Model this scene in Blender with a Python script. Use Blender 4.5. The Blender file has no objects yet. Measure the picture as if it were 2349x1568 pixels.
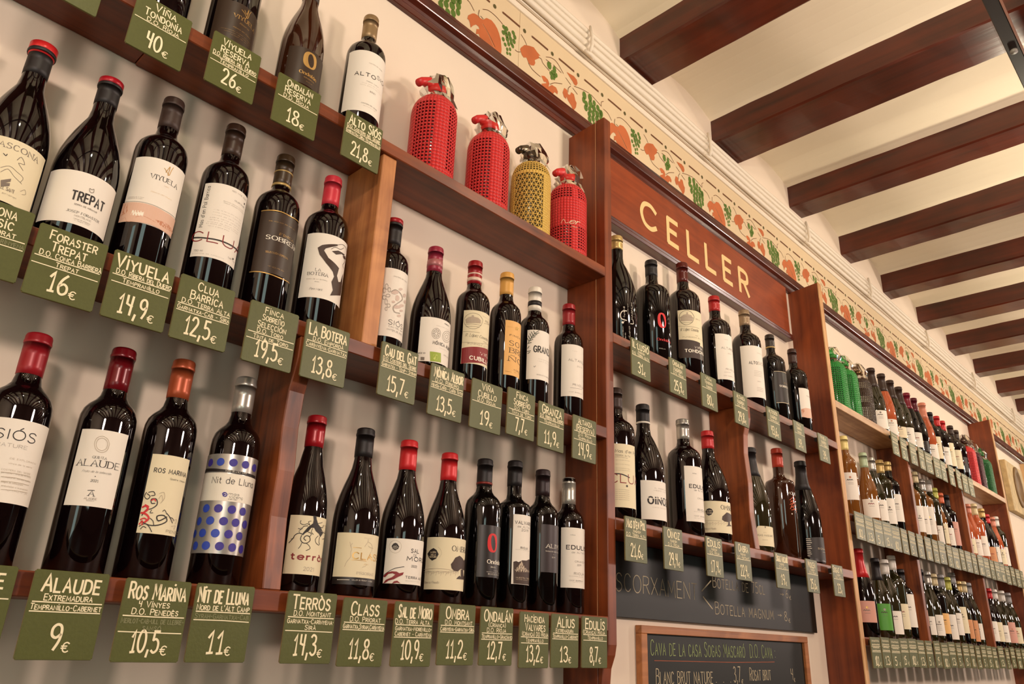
import bpy, bmesh, math, random, unicodedata
from mathutils import Vector, Matrix
from mathutils.geometry import tessellate_polygon
random.seed(7)
C = bpy.context.scene.collection
ZO = 1.55                      # height of the lens above the floor; shelf heights below are given relative to it
# ---------------------------------------------------------------- camera
cam_d = bpy.data.cameras.new('camera'); cam = bpy.data.objects.new('camera', cam_d); C.objects.link(cam)
R_ = ((0.69011774, -0.7227824, 0.03637458), (0.28772994, 0.2279137, -0.9301972), (0.6640399, 0.65241164, 0.36525343))
cx, cz = Vector(R_[0]).normalized(), -Vector(R_[2]).normalized(); cy = cz.cross(cx).normalized(); cx = cy.cross(cz)
cam.matrix_world = Matrix(((cx.x, cy.x, cz.x, 0), (cx.y, cy.y, cz.y, 0), (cx.z, cy.z, cz.z, ZO), (0, 0, 0, 1)))
cam_d.sensor_width = 36; cam_d.lens = 1745.61 / 2349 * 36; cam_d.clip_start = .02
bpy.context.scene.camera = cam
# ---------------------------------------------------------------- world, exposure, lamps
sc = bpy.context.scene
sc.view_settings.view_transform = 'Standard'; sc.view_settings.look = 'None'
sc.view_settings.gamma = 1; sc.view_settings.use_curve_mapping = False; sc.view_settings.exposure = 0.12
w = bpy.data.worlds.new('world'); sc.world = w; w.use_nodes = True
w.node_tree.nodes['Background'].inputs[0].default_value = (.80, 1.0, .90, 1)
w.node_tree.nodes['Background'].inputs[1].default_value = 2.6
def lamp(x, y, z, power, col=(1, .88, .66), r=.022):
    l = bpy.data.lights.new('bulb_or_fill_light', 'POINT'); l.energy = power; l.color = col; l.shadow_soft_size = r
    o = bpy.data.objects.new('bulb_or_fill_light', l); o.location = (x, y, z + ZO); C.objects.link(o)
LAMP_Y, LAMP_Z = .227, 1.33
for i, lp in enumerate((6, 7.9, 8.8, 9.4, 9, 9, 9, 9)):      # the track of bulbs, 1.44 m apart
    lamp(.06 + 1.44 * (i - 1), LAMP_Y, LAMP_Z, lp)
for lx in (-1.0, 2.0, 5.0, 8.0):                   # unseen soft fill lights, added to lift the shaded wall and shelves
    lamp(lx, -1.2, .92, 88, (1, .80, .70), .16)
# ---------------------------------------------------------------- materials
def lin(c): return tuple(((v / 255) / 12.92 if v / 255 <= .04045 else (((v / 255) + .055) / 1.055) ** 2.4) for v in c) + (1,)
MATS = {}
def mat(name, rgb, rough=.6, metal=0., spec=.5, noise=0., nscale=30, bump=0., coat=0., trans=0., alpha=1.):
    if name in MATS: return MATS[name]
    m = bpy.data.materials.new(name); m.use_nodes = True; nt = m.node_tree; b = nt.nodes['Principled BSDF']
    b.inputs['Base Color'].default_value = lin(rgb); b.inputs['Roughness'].default_value = rough
    b.inputs['Metallic'].default_value = metal; b.inputs['Specular IOR Level'].default_value = spec
    b.inputs['Coat Weight'].default_value = coat; b.inputs['Transmission Weight'].default_value = trans
    b.inputs['Alpha'].default_value = alpha
    if noise or bump:
        tc = nt.nodes.new('ShaderNodeTexCoord'); n = nt.nodes.new('ShaderNodeTexNoise')
        n.inputs['Scale'].default_value = nscale; n.inputs['Detail'].default_value = 5
        nt.links.new(tc.outputs['Object'], n.inputs['Vector'])
        if noise:
            mx = nt.nodes.new('ShaderNodeMix'); mx.data_type = 'RGBA'
            mx.inputs[6].default_value = tuple(v * (1 - noise) for v in lin(rgb)[:3]) + (1,)
            mx.inputs[7].default_value = tuple(min(1, v * (1 + noise)) for v in lin(rgb)[:3]) + (1,)
            nt.links.new(n.outputs['Fac'], mx.inputs[0]); nt.links.new(mx.outputs[2], b.inputs['Base Color'])
        if bump:
            bp = nt.nodes.new('ShaderNodeBump'); bp.inputs['Strength'].default_value = bump; bp.inputs['Distance'].default_value = .01
            nt.links.new(n.outputs['Fac'], bp.inputs['Height']); nt.links.new(bp.outputs[0], b.inputs['Normal'])
    MATS[name] = m; return m
def wood(name, dark, light, axis, rough=.45, scale=1., knots=True, coat=.0, bump=.15):
    m = bpy.data.materials.new(name); m.use_nodes = True; nt = m.node_tree; b = nt.nodes['Principled BSDF']; L = nt.links
    tc = nt.nodes.new('ShaderNodeTexCoord'); mp = nt.nodes.new('ShaderNodeMapping'); L.new(tc.outputs['Object'], mp.inputs[0])
    s = [38 * scale] * 3; s['xyz'.index(axis)] = 2.2 * scale; mp.inputs['Scale'].default_value = s
    n = nt.nodes.new('ShaderNodeTexNoise'); n.inputs['Scale'].default_value = 1.6; n.inputs['Detail'].default_value = 7; n.inputs['Distortion'].default_value = .6
    L.new(mp.outputs[0], n.inputs['Vector'])
    n2 = nt.nodes.new('ShaderNodeTexNoise'); n2.inputs['Scale'].default_value = 5.5 * scale; n2.inputs['Detail'].default_value = 3; n2.inputs['Distortion'].default_value = 1.5
    L.new(tc.outputs['Object'], n2.inputs['Vector'])
    ad = nt.nodes.new('ShaderNodeMath'); ad.operation = 'MULTIPLY_ADD'; ad.inputs[1].default_value = .55; L.new(n.outputs['Fac'], ad.inputs[0])
    m2 = nt.nodes.new('ShaderNodeMath'); m2.operation = 'MULTIPLY'; m2.inputs[1].default_value = .5; L.new(n2.outputs['Fac'], m2.inputs[0]); L.new(m2.outputs[0], ad.inputs[2])
    cr = nt.nodes.new('ShaderNodeValToRGB'); cr.color_ramp.elements[0].position = .34; cr.color_ramp.elements[1].position = .68
    cr.color_ramp.elements[0].color = lin(dark); cr.color_ramp.elements[1].color = lin(light)
    L.new(ad.outputs[0], cr.inputs[0]); L.new(cr.outputs[0], b.inputs['Base Color'])
    b.inputs['Roughness'].default_value = rough; b.inputs['Coat Weight'].default_value = coat; b.inputs['Coat Roughness'].default_value = .12
    bp = nt.nodes.new('ShaderNodeBump'); bp.inputs['Strength'].default_value = bump; bp.inputs['Distance'].default_value = .002
    L.new(n.outputs['Fac'], bp.inputs['Height']); L.new(bp.outputs[0], b.inputs['Normal'])
    MATS[name] = m; return m
PLASTER = mat('plaster', (228, 212, 192), .85, spec=.2, noise=.05, nscale=5, bump=.10)
CEIL = mat('ceiling_plaster', (244, 232, 206), .85, spec=.2, noise=.05, nscale=4, bump=.12)
FRIEZE = mat('frieze_paint', (214, 192, 156), .7, spec=.2, noise=.07, nscale=6)
WHITE = mat('white_paint', (228, 216, 196), .55, spec=.3, noise=.04, nscale=20)
WX = wood('shelf_wood', (74, 26, 6), (138, 66, 26), 'x', .42)
WZ = wood('upright_wood', (70, 26, 8), (156, 82, 38), 'z', .42)
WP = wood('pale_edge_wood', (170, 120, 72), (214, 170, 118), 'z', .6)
WS = wood('sign_wood', (112, 44, 14), (150, 66, 28), 'x', .4)
WC = wood('cornice_wood', (50, 14, 5), (92, 34, 14), 'x', .30, coat=.25, bump=.03)
WB = wood('beam_wood', (46, 12, 3), (88, 30, 10), 'y', .30, .5, coat=.3, bump=.3)
BOARD = mat('chalkboard', (22, 20, 13), .45, spec=.35, noise=.3, nscale=6)
SLATE = mat('tag_slate', (80, 84, 34), .46, spec=.5, noise=.12, nscale=300, bump=.04)
SLATE_E = mat('tag_edge', (120, 104, 62), .8)
INK = {'k': (34, 26, 22), 'g': (120, 108, 96), 'w': (240, 232, 214), 'W': (236, 228, 210), 'r': (132, 28, 30), 'R': (206, 30, 32), 'o': (200, 160, 92),
       's': (160, 150, 138), 'm': (206, 184, 170), 'q': (176, 160, 138), 'p': (216, 176, 152), 'u': (190, 126, 92), 't': (62, 42, 30), 'T': (52, 34, 24),
       'n': (60, 110, 40), 'l': (150, 170, 60), 'L': (196, 206, 110), 'd': (52, 62, 36), 'b': (46, 72, 176), 'v': (56, 44, 140), 'e': (226, 206, 170), 'j': (206, 84, 40)}
def ink(c): return mat('ink_' + {'W': 'white_band', 'R': 'red', 'T': 'black_brown', 'L': 'lime'}.get(c, {'k': 'black', 'g': 'grey', 'w': 'white', 'r': 'wine', 'o': 'gold', 's': 'silver', 'm': 'rose_grey', 'q': 'sand', 'p': 'pink', 'u': 'terracotta', 't': 'brown', 'n': 'green', 'l': 'leaf_green', 'd': 'dark_green', 'b': 'blue', 'v': 'violet', 'e': 'cream', 'j': 'orange'}.get(c, c)),
                       INK[c], .35 if c in 'os' else .55, metal=.5 if c == 'o' else 0)
CHALK = mat('chalk_marker', (240, 228, 190), .8); CHALK_F = mat('faded_marker', (128, 128, 92), .9)
GLASS = {'red': mat('glass_red_wine', (9, 3, 4), .045, spec=.55, coat=.25), 'oliv': mat('glass_olive', (34, 32, 12), .05, spec=.7, coat=.5),
         'amber': mat('glass_amber', (120, 72, 26), .05, spec=.7, coat=.5), 'rose': mat('glass_rose', (176, 84, 48), .05, spec=.7, coat=.5),
         'brown': mat('glass_brown', (50, 22, 8), .06, spec=.7, coat=.5), 'black': mat('glass_black', (5, 4, 4), .07, spec=.5, coat=.2),
         'matt': mat('glass_matt_black', (24, 18, 16), .35)}
PAPER = {'w': mat('paper_white', (232, 224, 210), .6, spec=.3), 'c': mat('paper_cream', (226, 214, 180), .6, spec=.3), 'y': mat('paper_yellow', (228, 176, 104), .6),
         'k': mat('paper_black', (34, 26, 22), .4), 'b': mat('paper_brown', (52, 36, 24), .4), 's': mat('paper_silver', (176, 172, 164), .3, metal=.55),
         'd': mat('paper_dusk', (48, 36, 36), .45), 'n': mat('paper_green', (78, 150, 46), .5), 'p': mat('paper_pink', (206, 150, 132), .6), 'o': mat('paper_orange', (204, 140, 90), .6)}
CAPS = {}
def capmat(rgb, rough=.35, metal=.1): return mat('capsule_%02x%02x%02x' % rgb, rgb, rough, metal)
# ---------------------------------------------------------------- mesh helpers
def mesh_obj(name, verts, faces, m, parent=None, smooth=False, loc=None, kind=None, label=None):
    me = bpy.data.meshes.new(name); me.from_pydata(verts, [], faces); me.materials.append(m)
    if smooth: me.shade_smooth()
    return link(name, me, parent, loc, kind, label)
def link(name, me, parent=None, loc=None, kind=None, label=None):
    o = bpy.data.objects.new(name, me); C.objects.link(o)
    if parent is not None: o.parent = parent
    if loc: o.location = loc
    if kind: o['kind'] = kind
    if label: o['label'] = label
    return o
STOP = {'the', 'a', 'an', 'of', 'on', 'in', 'at', 'by', 'with', 'and', 'to', 'from', 'beside', 'under', 'above', 'small', 'its', 'first', 'second', 'right', 'white', 'black', 'bottom', 'dark', 'red', 'tall'}
def tag(o, label, cat, group=None):
    ws = label.split()
    if len(ws) > 16:
        for d in ('dark', 'green', 'olive', 'wooden', 'of', 'the', 'picture'):
            if len(ws) > 16 and d in ws[:4] + ws[-3:]: ws.remove(d)
        ws = ws[:16]
        while ws[-1].strip(',') in STOP: ws.pop()
        label = ' '.join(ws).rstrip(',')
    o['label'] = label; o['category'] = cat
    if group: o['group'] = group
    return o
def empty(name, loc=(0, 0, 0), rz=0):
    o = bpy.data.objects.new(name, None); C.objects.link(o); o.location = loc; o.rotation_euler = (0, 0, rz); o.empty_display_size = .05; return o
def box(name, x0, x1, y0, y1, z0, z1, m, parent=None, bev=.0012, kind=None, label=None, wob=0.):
    bm = bmesh.new(); bmesh.ops.create_cube(bm, size=1)
    for v in bm.verts: v.co = ((x0 + x1) / 2 + v.co.x * (x1 - x0), (y0 + y1) / 2 + v.co.y * (y1 - y0), (z0 + z1) / 2 + v.co.z * (z1 - z0) + ZO)
    if bev: bmesh.ops.bevel(bm, geom=bm.edges[:], offset=bev, segments=1, affect='EDGES')
    me = bpy.data.meshes.new(name); bm.to_mesh(me); bm.free(); me.materials.append(m)
    return link(name, me, parent, kind=kind, label=label)
def prism(name, prof, a0, a1, axis, m, parent=None, smooth=False, kind=None, bev=0, label=None):
    """closed profile swept along one axis; profile points are (y,z) for x, (x,z) for y, (y,z)->x ; (x,y) for z"""
    n = len(prof); V = []
    for a in (a0, a1):
        for p in prof:
            if axis == 'x': V.append((a, p[0], p[1] + ZO))
            elif axis == 'y': V.append((p[0], a, p[1] + ZO))
            else: V.append((p[0], p[1], a + ZO))
    F = [(i, (i + 1) % n, n + (i + 1) % n, n + i) for i in range(n)]
    pts = [Vector((p[0], p[1], 0)) for p in prof]
    tri = tessellate_polygon([pts]); F += [tuple(t) for t in tri] + [tuple(n + i for i in reversed(t)) for t in tri]
    bm = bmesh.new(); vs = [bm.verts.new(v) for v in V]
    for f in F:
        try: bm.faces.new([vs[i] for i in f])
        except ValueError: pass
    bmesh.ops.recalc_face_normals(bm, faces=bm.faces[:])
    if bev: bmesh.ops.bevel(bm, geom=[e for e in bm.edges if e.is_manifold and e.calc_face_angle(0) > .6], offset=bev, segments=1, affect='EDGES')
    me = bpy.data.meshes.new(name); bm.to_mesh(me); bm.free(); me.materials.append(m)
    if smooth: me.shade_smooth()
    return link(name, me, parent, kind=kind, label=label)
def lathe_data(prof, n=40):
    V, F = [], []
    for r, z in prof:
        for i in range(n):
            a = 2 * math.pi * i / n; V.append((r * math.cos(a), r * math.sin(a), z))
    for j in range(len(prof) - 1):
        for i in range(n):
            k = (i + 1) % n; F.append((j * n + i, j * n + k, (j + 1) * n + k, (j + 1) * n + i))
    F.append(tuple(reversed(range(n)))); F.append(tuple((len(prof) - 1) * n + i for i in range(n)))
    return V, F
LCACHE = {}
def lathe(name, prof, m, parent=None, n=40, key=None, label=None):
    k = (key or tuple(prof), m.name, n)
    if k not in LCACHE:
        V, F = lathe_data(prof, n); me = bpy.data.meshes.new(name); me.from_pydata(V, [], F); me.materials.append(m); me.shade_smooth()
        LCACHE[k] = me
    return link(name, LCACHE[k], parent, label=label)
def tube(name, pts, r, m, parent=None, n=8, label=None):
    V, F = [], []; P = [Vector(p) for p in pts]
    for i, p in enumerate(P):
        t = (P[min(i + 1, len(P) - 1)] - P[max(i - 1, 0)]).normalized()
        a = t.orthogonal().normalized() if i == 0 else (a - t * a.dot(t)).normalized()
        b = t.cross(a); rr = r[i] if isinstance(r, (list, tuple)) else r
        for k in range(n):
            q = p + (a * math.cos(2 * math.pi * k / n) + b * math.sin(2 * math.pi * k / n)) * rr; V.append(tuple(q))
    for i in range(len(P) - 1):
        for k in range(n): F.append((i * n + k, i * n + (k + 1) % n, (i + 1) * n + (k + 1) % n, (i + 1) * n + k))
    F += [tuple(reversed(range(n))), tuple((len(P) - 1) * n + k for k in range(n))]
    return mesh_obj(name, V, F, m, parent, True, label=label)
# ---------------------------------------------------------------- lettering: a stroke alphabet
def ring(w, h, y0=0, n=12): return '~' + ' '.join('%.2f,%.2f' % (w / 2 + w / 2 * math.sin(2 * math.pi * i / n), y0 + h / 2 + h / 2 * math.cos(2 * math.pi * i / n)) for i in range(n + 1))
G = {'A': (6, '0,0 3,10 6,0|1.1,3.6 4.9,3.6'), 'B': (5.4, '0,0 0,10|0,10 2.8,10|~2.8,10 4.6,9.2 4.7,7 3,5.5|0,5.5 3,5.5|~3,5.5 5.2,4.6 5.3,1.4 3,0|3,0 0,0'),
 'C': (6, '~5.6,8.3 3.6,10 1.2,9 .1,5 1.2,1 3.6,0 5.6,1.7'), 'D': (6, '0,0 0,10|0,10 2.4,10|~2.4,10 5,8.8 6,5 5,1.2 2.4,0|2.4,0 0,0'),
 'E': (5, '5,10 0,10 0,0 5,0|0,5.2 4.2,5.2'), 'F': (5, '5,10 0,10 0,0|0,5.2 4,5.2'), 'G': (6.2, '~5.8,8.3 3.6,10 1.2,9 .1,5 1.2,1 3.6,0 5.9,1.4|5.9,1.2 5.9,4.6 3.6,4.6'),
 'H': (6, '0,0 0,10|6,0 6,10|0,5.2 6,5.2'), 'I': (1, '.5,0 .5,10'), 'J': (4.2, '~4,10 4,6 4,2.5 3,.2 1.2,.1 .1,1.8'), 'K': (5.6, '0,0 0,10|5.4,10 0,4.4|1.8,6 5.6,0'),
 'L': (4.8, '0,10 0,0 4.8,0'), 'M': (7.4, '0,0 .6,10 3.7,2.6 6.8,10 7.4,0'), 'N': (6.2, '0,0 0,10 6.2,0 6.2,10'), 'O': (7, ring(7, 10)), 'P': (5.2, '0,0 0,10|0,10 3,10|~3,10 4.9,9 4.9,6 3,4.8|3,4.8 0,4.8'),
 'Q': (7, ring(7, 10) + '|4,2.6 7,-.8'), 'R': (5.6, '0,0 0,10|0,10 3,10|~3,10 5,9 5,6 3,4.9|3,4.9 0,4.9|2.6,4.9 5.6,0'), 'S': (5.2, '~4.9,8.5 3.4,10 1.2,9.6 .3,7.6 1.4,5.8 3.8,4.7 5,2.6 3.8,.4 1.6,0 .1,1.5'),
 'T': (6, '0,10 6,10|3,10 3,0'), 'U': (6, '~0,10 0,5 .3,2 1.6,.2 3,0 4.4,.2 5.7,2 6,5 6,10'), 'V': (6, '0,10 3,0 6,10'), 'W': (9, '0,10 2.2,0 4.5,8 6.8,0 9,10'), 'X': (6, '0,0 6,10|0,10 6,0'),
 'Y': (6, '0,10 3,5 6,10|3,5 3,0'), 'Z': (5.6, '0,10 5.6,10 0,0 5.6,0'), '0': (5.6, ring(5.6, 10)), '1': (2.6, '0,7.4 2,10 2,0'), '2': (5, '~.3,8 1.4,9.8 3.6,9.8 4.8,8 4.2,5.6 .2,.2|.2,0 5,0'),
 '3': (5, '~.3,8.8 2,10 4.4,9 4.2,6.6 2.2,5.4|~2.2,5.4 4.8,4.4 4.8,1.4 2.4,0 .1,1.2'), '4': (5.2, '4,0 4,10 0,3 5.2,3'), '5': (5, '4.6,10 .8,10 .5,5.8|~.5,5.8 2.8,6.3 4.8,4.6 4.6,1.4 2.2,0 .1,1'),
 '6': (4.8, '~4,9.8 1.6,7 .3,3.4 1,.6 2.8,0 4.6,1.4 4.6,4 2.8,5.2 .6,3.8'), '7': (5, '0,10 5,10 1.6,0'), '8': (5, '~2.5,5.4 .6,7.2 .8,9.2 2.5,10 4.2,9.2 4.4,7.2 2.5,5.4 .2,3.2 .5,.8 2.5,0 4.6,.8 4.8,3.2 2.5,5.4'),
 '9': (4.8, '~4.6,6.2 2.6,4.8 .6,5.8 .4,8.4 2,10 4,9.6 4.8,7.4 4.4,3.6 2.6,0'), '%': (6, '0,0 6,10|' + ring(2, 4, 6)), ',': (1.4, '1,1 .2,-2.2'), '.': (1.2, '.2,.3 .9,.3'), '-': (3.4, '.2,4.6 3.2,4.6'),
 '(': (2, '~1.8,11 .4,7 .4,3 1.8,-1'), ')': (2, '~.2,11 1.6,7 1.6,3 .2,-1'), ':': (1.2, '.2,6 .9,6|.2,1 .9,1'), "'": (1.2, '.6,10.5 .4,7.5'), '·': (1.4, '.3,5 1,5'), '>': (6, '0,5 6,5|3.8,7.4 6,5 3.8,2.6'),
 '€': (5, '~4.8,8.8 3.2,10 1.5,8.6 1,5 1.5,1.4 3.2,0 4.8,1.2|0,6.2 3.6,6.2|0,4 3.2,4'), '/': (4, '0,-1 4,11'),
 'a': (4.4, '~4.2,3.3 3.6,6 2.2,6.6 .5,5.4 0,3.2 .6,.8 2.2,0 3.8,1 4.2,3.3|4.3,6.4 4.3,0'), 'b': (4.6, '0,10 0,0|~0,3.3 .6,5.8 2.4,6.6 4.2,5.4 4.6,3.2 4,.8 2.4,0 .6,.9 0,3.3'), 'c': (4.2, '~4.1,5.4 2.4,6.6 .6,5.4 0,3.2 .8,.8 2.4,0 4.1,1.2'),
 'd': (4.6, '4.5,10 4.5,0|~4.5,3.3 3.8,6 2.2,6.6 .5,5.4 0,3.2 .6,.8 2.2,0 4,1 4.5,3.3'), 'e': (4.6, '~.1,3.5 4.5,3.5 4.1,5.7 2.4,6.6 .6,5.4 0,3.2 .8,.8 2.6,0 4.3,1.2'), 'f': (2.8, '~2.8,9.7 1.6,9.8 1.1,8 1.1,5 1.1,0|0,6.4 2.6,6.4'),
 'g': (4.6, '~4.4,3.5 3.8,6 2.2,6.6 .5,5.4 0,3.4 .6,1 2.2,.3 4,1.2 4.4,3.5|~4.5,6.4 4.5,0 4,-2.6 2,-3.2 .2,-2.2'), 'h': (4.2, '0,10 0,0|~0,4.4 1.8,6.6 3.8,6 4.2,4 4.2,0'), 'i': (1, '.5,6.6 .5,0|.5,8.6 .5,9.4'), 'j': (1.6, '~1.2,6.6 1.2,-1 .2,-3|1.2,8.6 1.2,9.4'),
 'k': (4, '0,10 0,0|3.8,6.6 0,2.8|1.4,4.2 4,0'), 'l': (1, '.5,10 .5,0'), 'm': (6.8, '0,6.6 0,0|~0,4.6 1.4,6.5 3,6 3.4,4 3.4,0|~3.4,4.6 4.8,6.5 6.4,6 6.8,4 6.8,0'), 'n': (4.2, '0,6.6 0,0|~0,4.4 1.8,6.6 3.8,6 4.2,4 4.2,0'),
 'o': (4.8, ring(4.8, 6.6)), 'p': (4.6, '0,6.6 0,-3|~0,3.3 .6,5.8 2.4,6.6 4.2,5.4 4.6,3.2 4,.8 2.4,0 .6,.9 0,3.3'), 'q': (4.6, '4.5,6.6 4.5,-3|~4.5,3.3 3.8,6 2.2,6.6 .5,5.4 0,3.2 .6,.8 2.2,0 4,1 4.5,3.3'), 'r': (2.8, '0,6.6 0,0|~0,4 1,6 2.8,6.4'),
 's': (3.8, '~3.6,5.6 2,6.6 .4,5.6 .8,3.9 2.8,3 3.7,1.6 2.4,0 .1,.9'), 't': (2.8, '~1.2,9 1.2,5 1.2,2 1.8,.2 2.8,.3|0,6.4 2.8,6.4'), 'u': (4.2, '~0,6.6 0,2.4 .6,.4 2.2,0 3.8,1 4.2,2.6|4.2,6.6 4.2,0'), 'v': (4.2, '0,6.6 2.1,0 4.2,6.6'),
 'w': (6, '0,6.6 1.5,0 3,5.6 4.5,0 6,6.6'), 'x': (4, '0,0 4,6.6|0,6.6 4,0'), 'y': (4.2, '0,6.6 2.1,.4|4.2,6.6 1.2,-3'), 'z': (3.8, '0,6.6 3.8,6.6 0,0 3.8,0'), ' ': (3, '')}
G['Ч'] = (4.6, '.5,10 .5,5.6 4.4,4.6|4.2,10 3.6,0'); G['i1'] = (3, '.2,7 2.2,10 1.8,0|.3,0 3.2,.2')
def smooth_pts(p, k):
    if k < 2 or len(p) < 3: return p
    out = []
    closed = abs(p[0][0] - p[-1][0]) + abs(p[0][1] - p[-1][1]) < 1e-6
    for i in range(len(p) - 1):
        p0 = p[i - 1] if i > 0 else (p[-2] if closed else p[0]); p1, p2 = p[i], p[i + 1]; p3 = p[i + 2] if i + 2 < len(p) else (p[1] if closed else p[-1])
        for j in range(k):
            t = j / k; out.append(tuple(.5 * (2 * b + (c - a) * t + (2 * a - 5 * b + 4 * c - d) * t * t + (3 * b - a - 3 * c + d) * t ** 3) for a, b, c, d in zip(p0, p1, p2, p3)))
    out.append(p[-1]); return out
PARSED = {}
def glyph(ch, k):
    if (ch, k) in PARSED: return PARSED[ch, k]
    base, marks = ch, ''
    if ch not in G:
        d = unicodedata.normalize('NFD', ch); base, marks = d[0], d[1:]
        if base not in G: base = '.'
    wd, s = G[base]; st = []
    for part in filter(None, s.split('|')):
        sm = part[0] == '~'; pts = [tuple(map(float, q.split(','))) for q in part.lstrip('~').split()]
        st.append(smooth_pts(pts, k) if sm else pts)
    top = 10 if base.isupper() else 6.8; c = wd / 2
    for mk in marks:
        if mk == '\u0301': st.append([(c - .2, top + 1), (c + 1.4, top + 3)])
        elif mk == '\u0300': st.append([(c + .2, top + 1), (c - 1.4, top + 3)])
        elif mk == '\u0303': st.append([(c - 1.8, top + 1.4), (c - .7, top + 2.3), (c + .6, top + 1.4), (c + 1.8, top + 2.3)])
        elif mk == '\u0327': st.append([(c, 0), (c + .8, -1.6), (c - .6, -2.6)])
    PARSED[ch, k] = (wd, st); return PARSED[ch, k]
STY = {'s': (.10, .10, 0, 0), 'b': (.17, .17, 0, 0), 'n': (.19, .17, 0, 0), 'N': (.20, .14, 0, 0), 'f': (.14, .055, 1, 0), 'F': (.21, .07, 1, 0), 'X': (.26, .20, 0, 0), 'h': (.115, .115, 0, 0), 'c': (.075, .05, 0, .35), 'l': (.07, .07, 0, 0)}
class Print:
    """2-D marks in millimetres, laid on a surface by a mapping function"""
    def __init__(s): s.d = {}; s.k = 0
    def get(s, c): return s.d.setdefault(c, ([], []))
    def ribbon(s, c, pts, w0, w1=None, maxseg=4.):
        w1 = w0 if w1 is None else w1
        q = [pts[0]]
        for a, b in zip(pts, pts[1:]):
            L = math.hypot(b[0] - a[0], b[1] - a[1])
            if L < 1e-5: continue
            n = max(1, int(math.ceil(abs(b[0] - a[0]) / maxseg)))
            for i in range(1, n + 1): q.append((a[0] + (b[0] - a[0]) * i / n, a[1] + (b[1] - a[1]) * i / n))
        if len(q) < 2: return
        V, F = s.get(c); base = len(V); s.k += 1; lay = s.k
        N = len(q); dirs = []
        for a, b in zip(q, q[1:]):
            L = math.hypot(b[0] - a[0], b[1] - a[1]) or 1e-9; dirs.append(((b[0] - a[0]) / L, (b[1] - a[1]) / L))
        for i in range(N):
            d0 = dirs[max(i - 1, 0)]; d1 = dirs[min(i, N - 2)]
            nx, ny = -(d0[1] + d1[1]), (d0[0] + d1[0]); L = math.hypot(nx, ny)
            if L < .35: nx, ny = -d1[1], d1[0]; m = 1
            else: nx /= L; ny /= L; m = min(1.6, 1 / max(.4, nx * -d1[1] + ny * d1[0]))
            vert = abs((d0[1] + d1[1]) / 2); w = (w1 + (w0 - w1) * vert) / 2 * m
            x, y = q[i]; ex = (i == N - 1) - (i == 0); d = d1 if i == 0 else d0; cap = min(w0, w1) * .25
            x += ex * d[0] * cap; y += ex * d[1] * cap
            V.append((x + nx * w, y + ny * w, lay)); V.append((x - nx * w, y - ny * w, lay))
        for i in range(N - 1): F.append((base + 2 * i, base + 2 * i + 1, base + 2 * i + 3, base + 2 * i + 2))
    def poly(s, c, pts, maxw=5.):
        s.k += 1; V, F = s.get(c); tris = tessellate_polygon([[Vector((x, y, 0)) for x, y in pts]])
        st = [tuple(pts[i] for i in t) for t in tris]
        while st:
            t = st.pop(); du = max(abs(t[i][0] - t[(i + 1) % 3][0]) for i in range(3))
            if du > maxw:
                i = max(range(3), key=lambda i: abs(t[i][0] - t[(i + 1) % 3][0])); a, b, c2 = t[i], t[(i + 1) % 3], t[(i + 2) % 3]; m = ((a[0] + b[0]) / 2, (a[1] + b[1]) / 2)
                st += [(a, m, c2), (m, b, c2)]; continue
            n = len(V); V += [(p[0], p[1], s.k) for p in t]; F.append((n, n + 1, n + 2))
    def ell(s, c, x, y, rx, ry, n=18): s.poly(c, [(x + rx * math.cos(2 * math.pi * i / n), y + ry * math.sin(2 * math.pi * i / n)) for i in range(n)])
    def text(s, c, t, u0, u1, v, h, style='s', jit=0, vertical=False, k=None, wsc=1):
        w0, w1, serif, sl = STY[style]; w0 *= wsc; w1 *= wsc
        k = k or (1 if h < 2.7 else 2 if h < 7 else 4); gap = 2.0 if style != 'c' else 1.3
        if style in 'bnX': gap = 2.8
        L = []; x = 0
        for ch in t:
            sc_, yo = 1, 0; g = ch; dot = False
            if style == 'h':
                if ch == '4': g = 'Ч'
                elif ch == '1': g = 'i1'
                elif ch == 'i': g = 'I'; dot = True; sc_ = .8
                elif ch.islower(): g = ch.upper(); sc_ = .8
            wd, st = glyph(g, k)
            a = random.uniform(-1, 1) * jit; b = random.uniform(-1, 1) * jit; cc = random.uniform(-1, 1) * jit * .06
            for p in st: L.append(([(x + px * sc_ + py * (sl + cc) * sc_, py * sc_ + b * .5 + a * .04 * px) for px, py in p], ch))
            if dot: L.append(([(x + .2, 9.9), (x + .7, 10.5)], ch))
            x += wd * sc_ + gap
        W = x - gap; sx = (u1 - u0) / W; sy = h / 10
        for p, ch in L:
            q = [(u0 + a * sx, v + b * sy) for a, b in p]
            if vertical: q = [(-(b - v) + v0x, a) for a, b in q for v0x in (v,)]
            s.ribbon(c, q, w0 * h, w1 * h)
            if serif:
                for e, o in ((0, 1), (-1, -2)):
                    if len(p) > 1 and (abs(p[e][1]) < .1 or abs(p[e][1] - 10) < .1) and abs(p[e][1] - p[o][1]) > 2 * abs(p[e][0] - p[o][0]) * .6:
                        X, Y = q[e]; l = 1.25 * sx
                        s.ribbon(c, [(X - l, Y), (X + l, Y)], w1 * h * 1.1)
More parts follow.
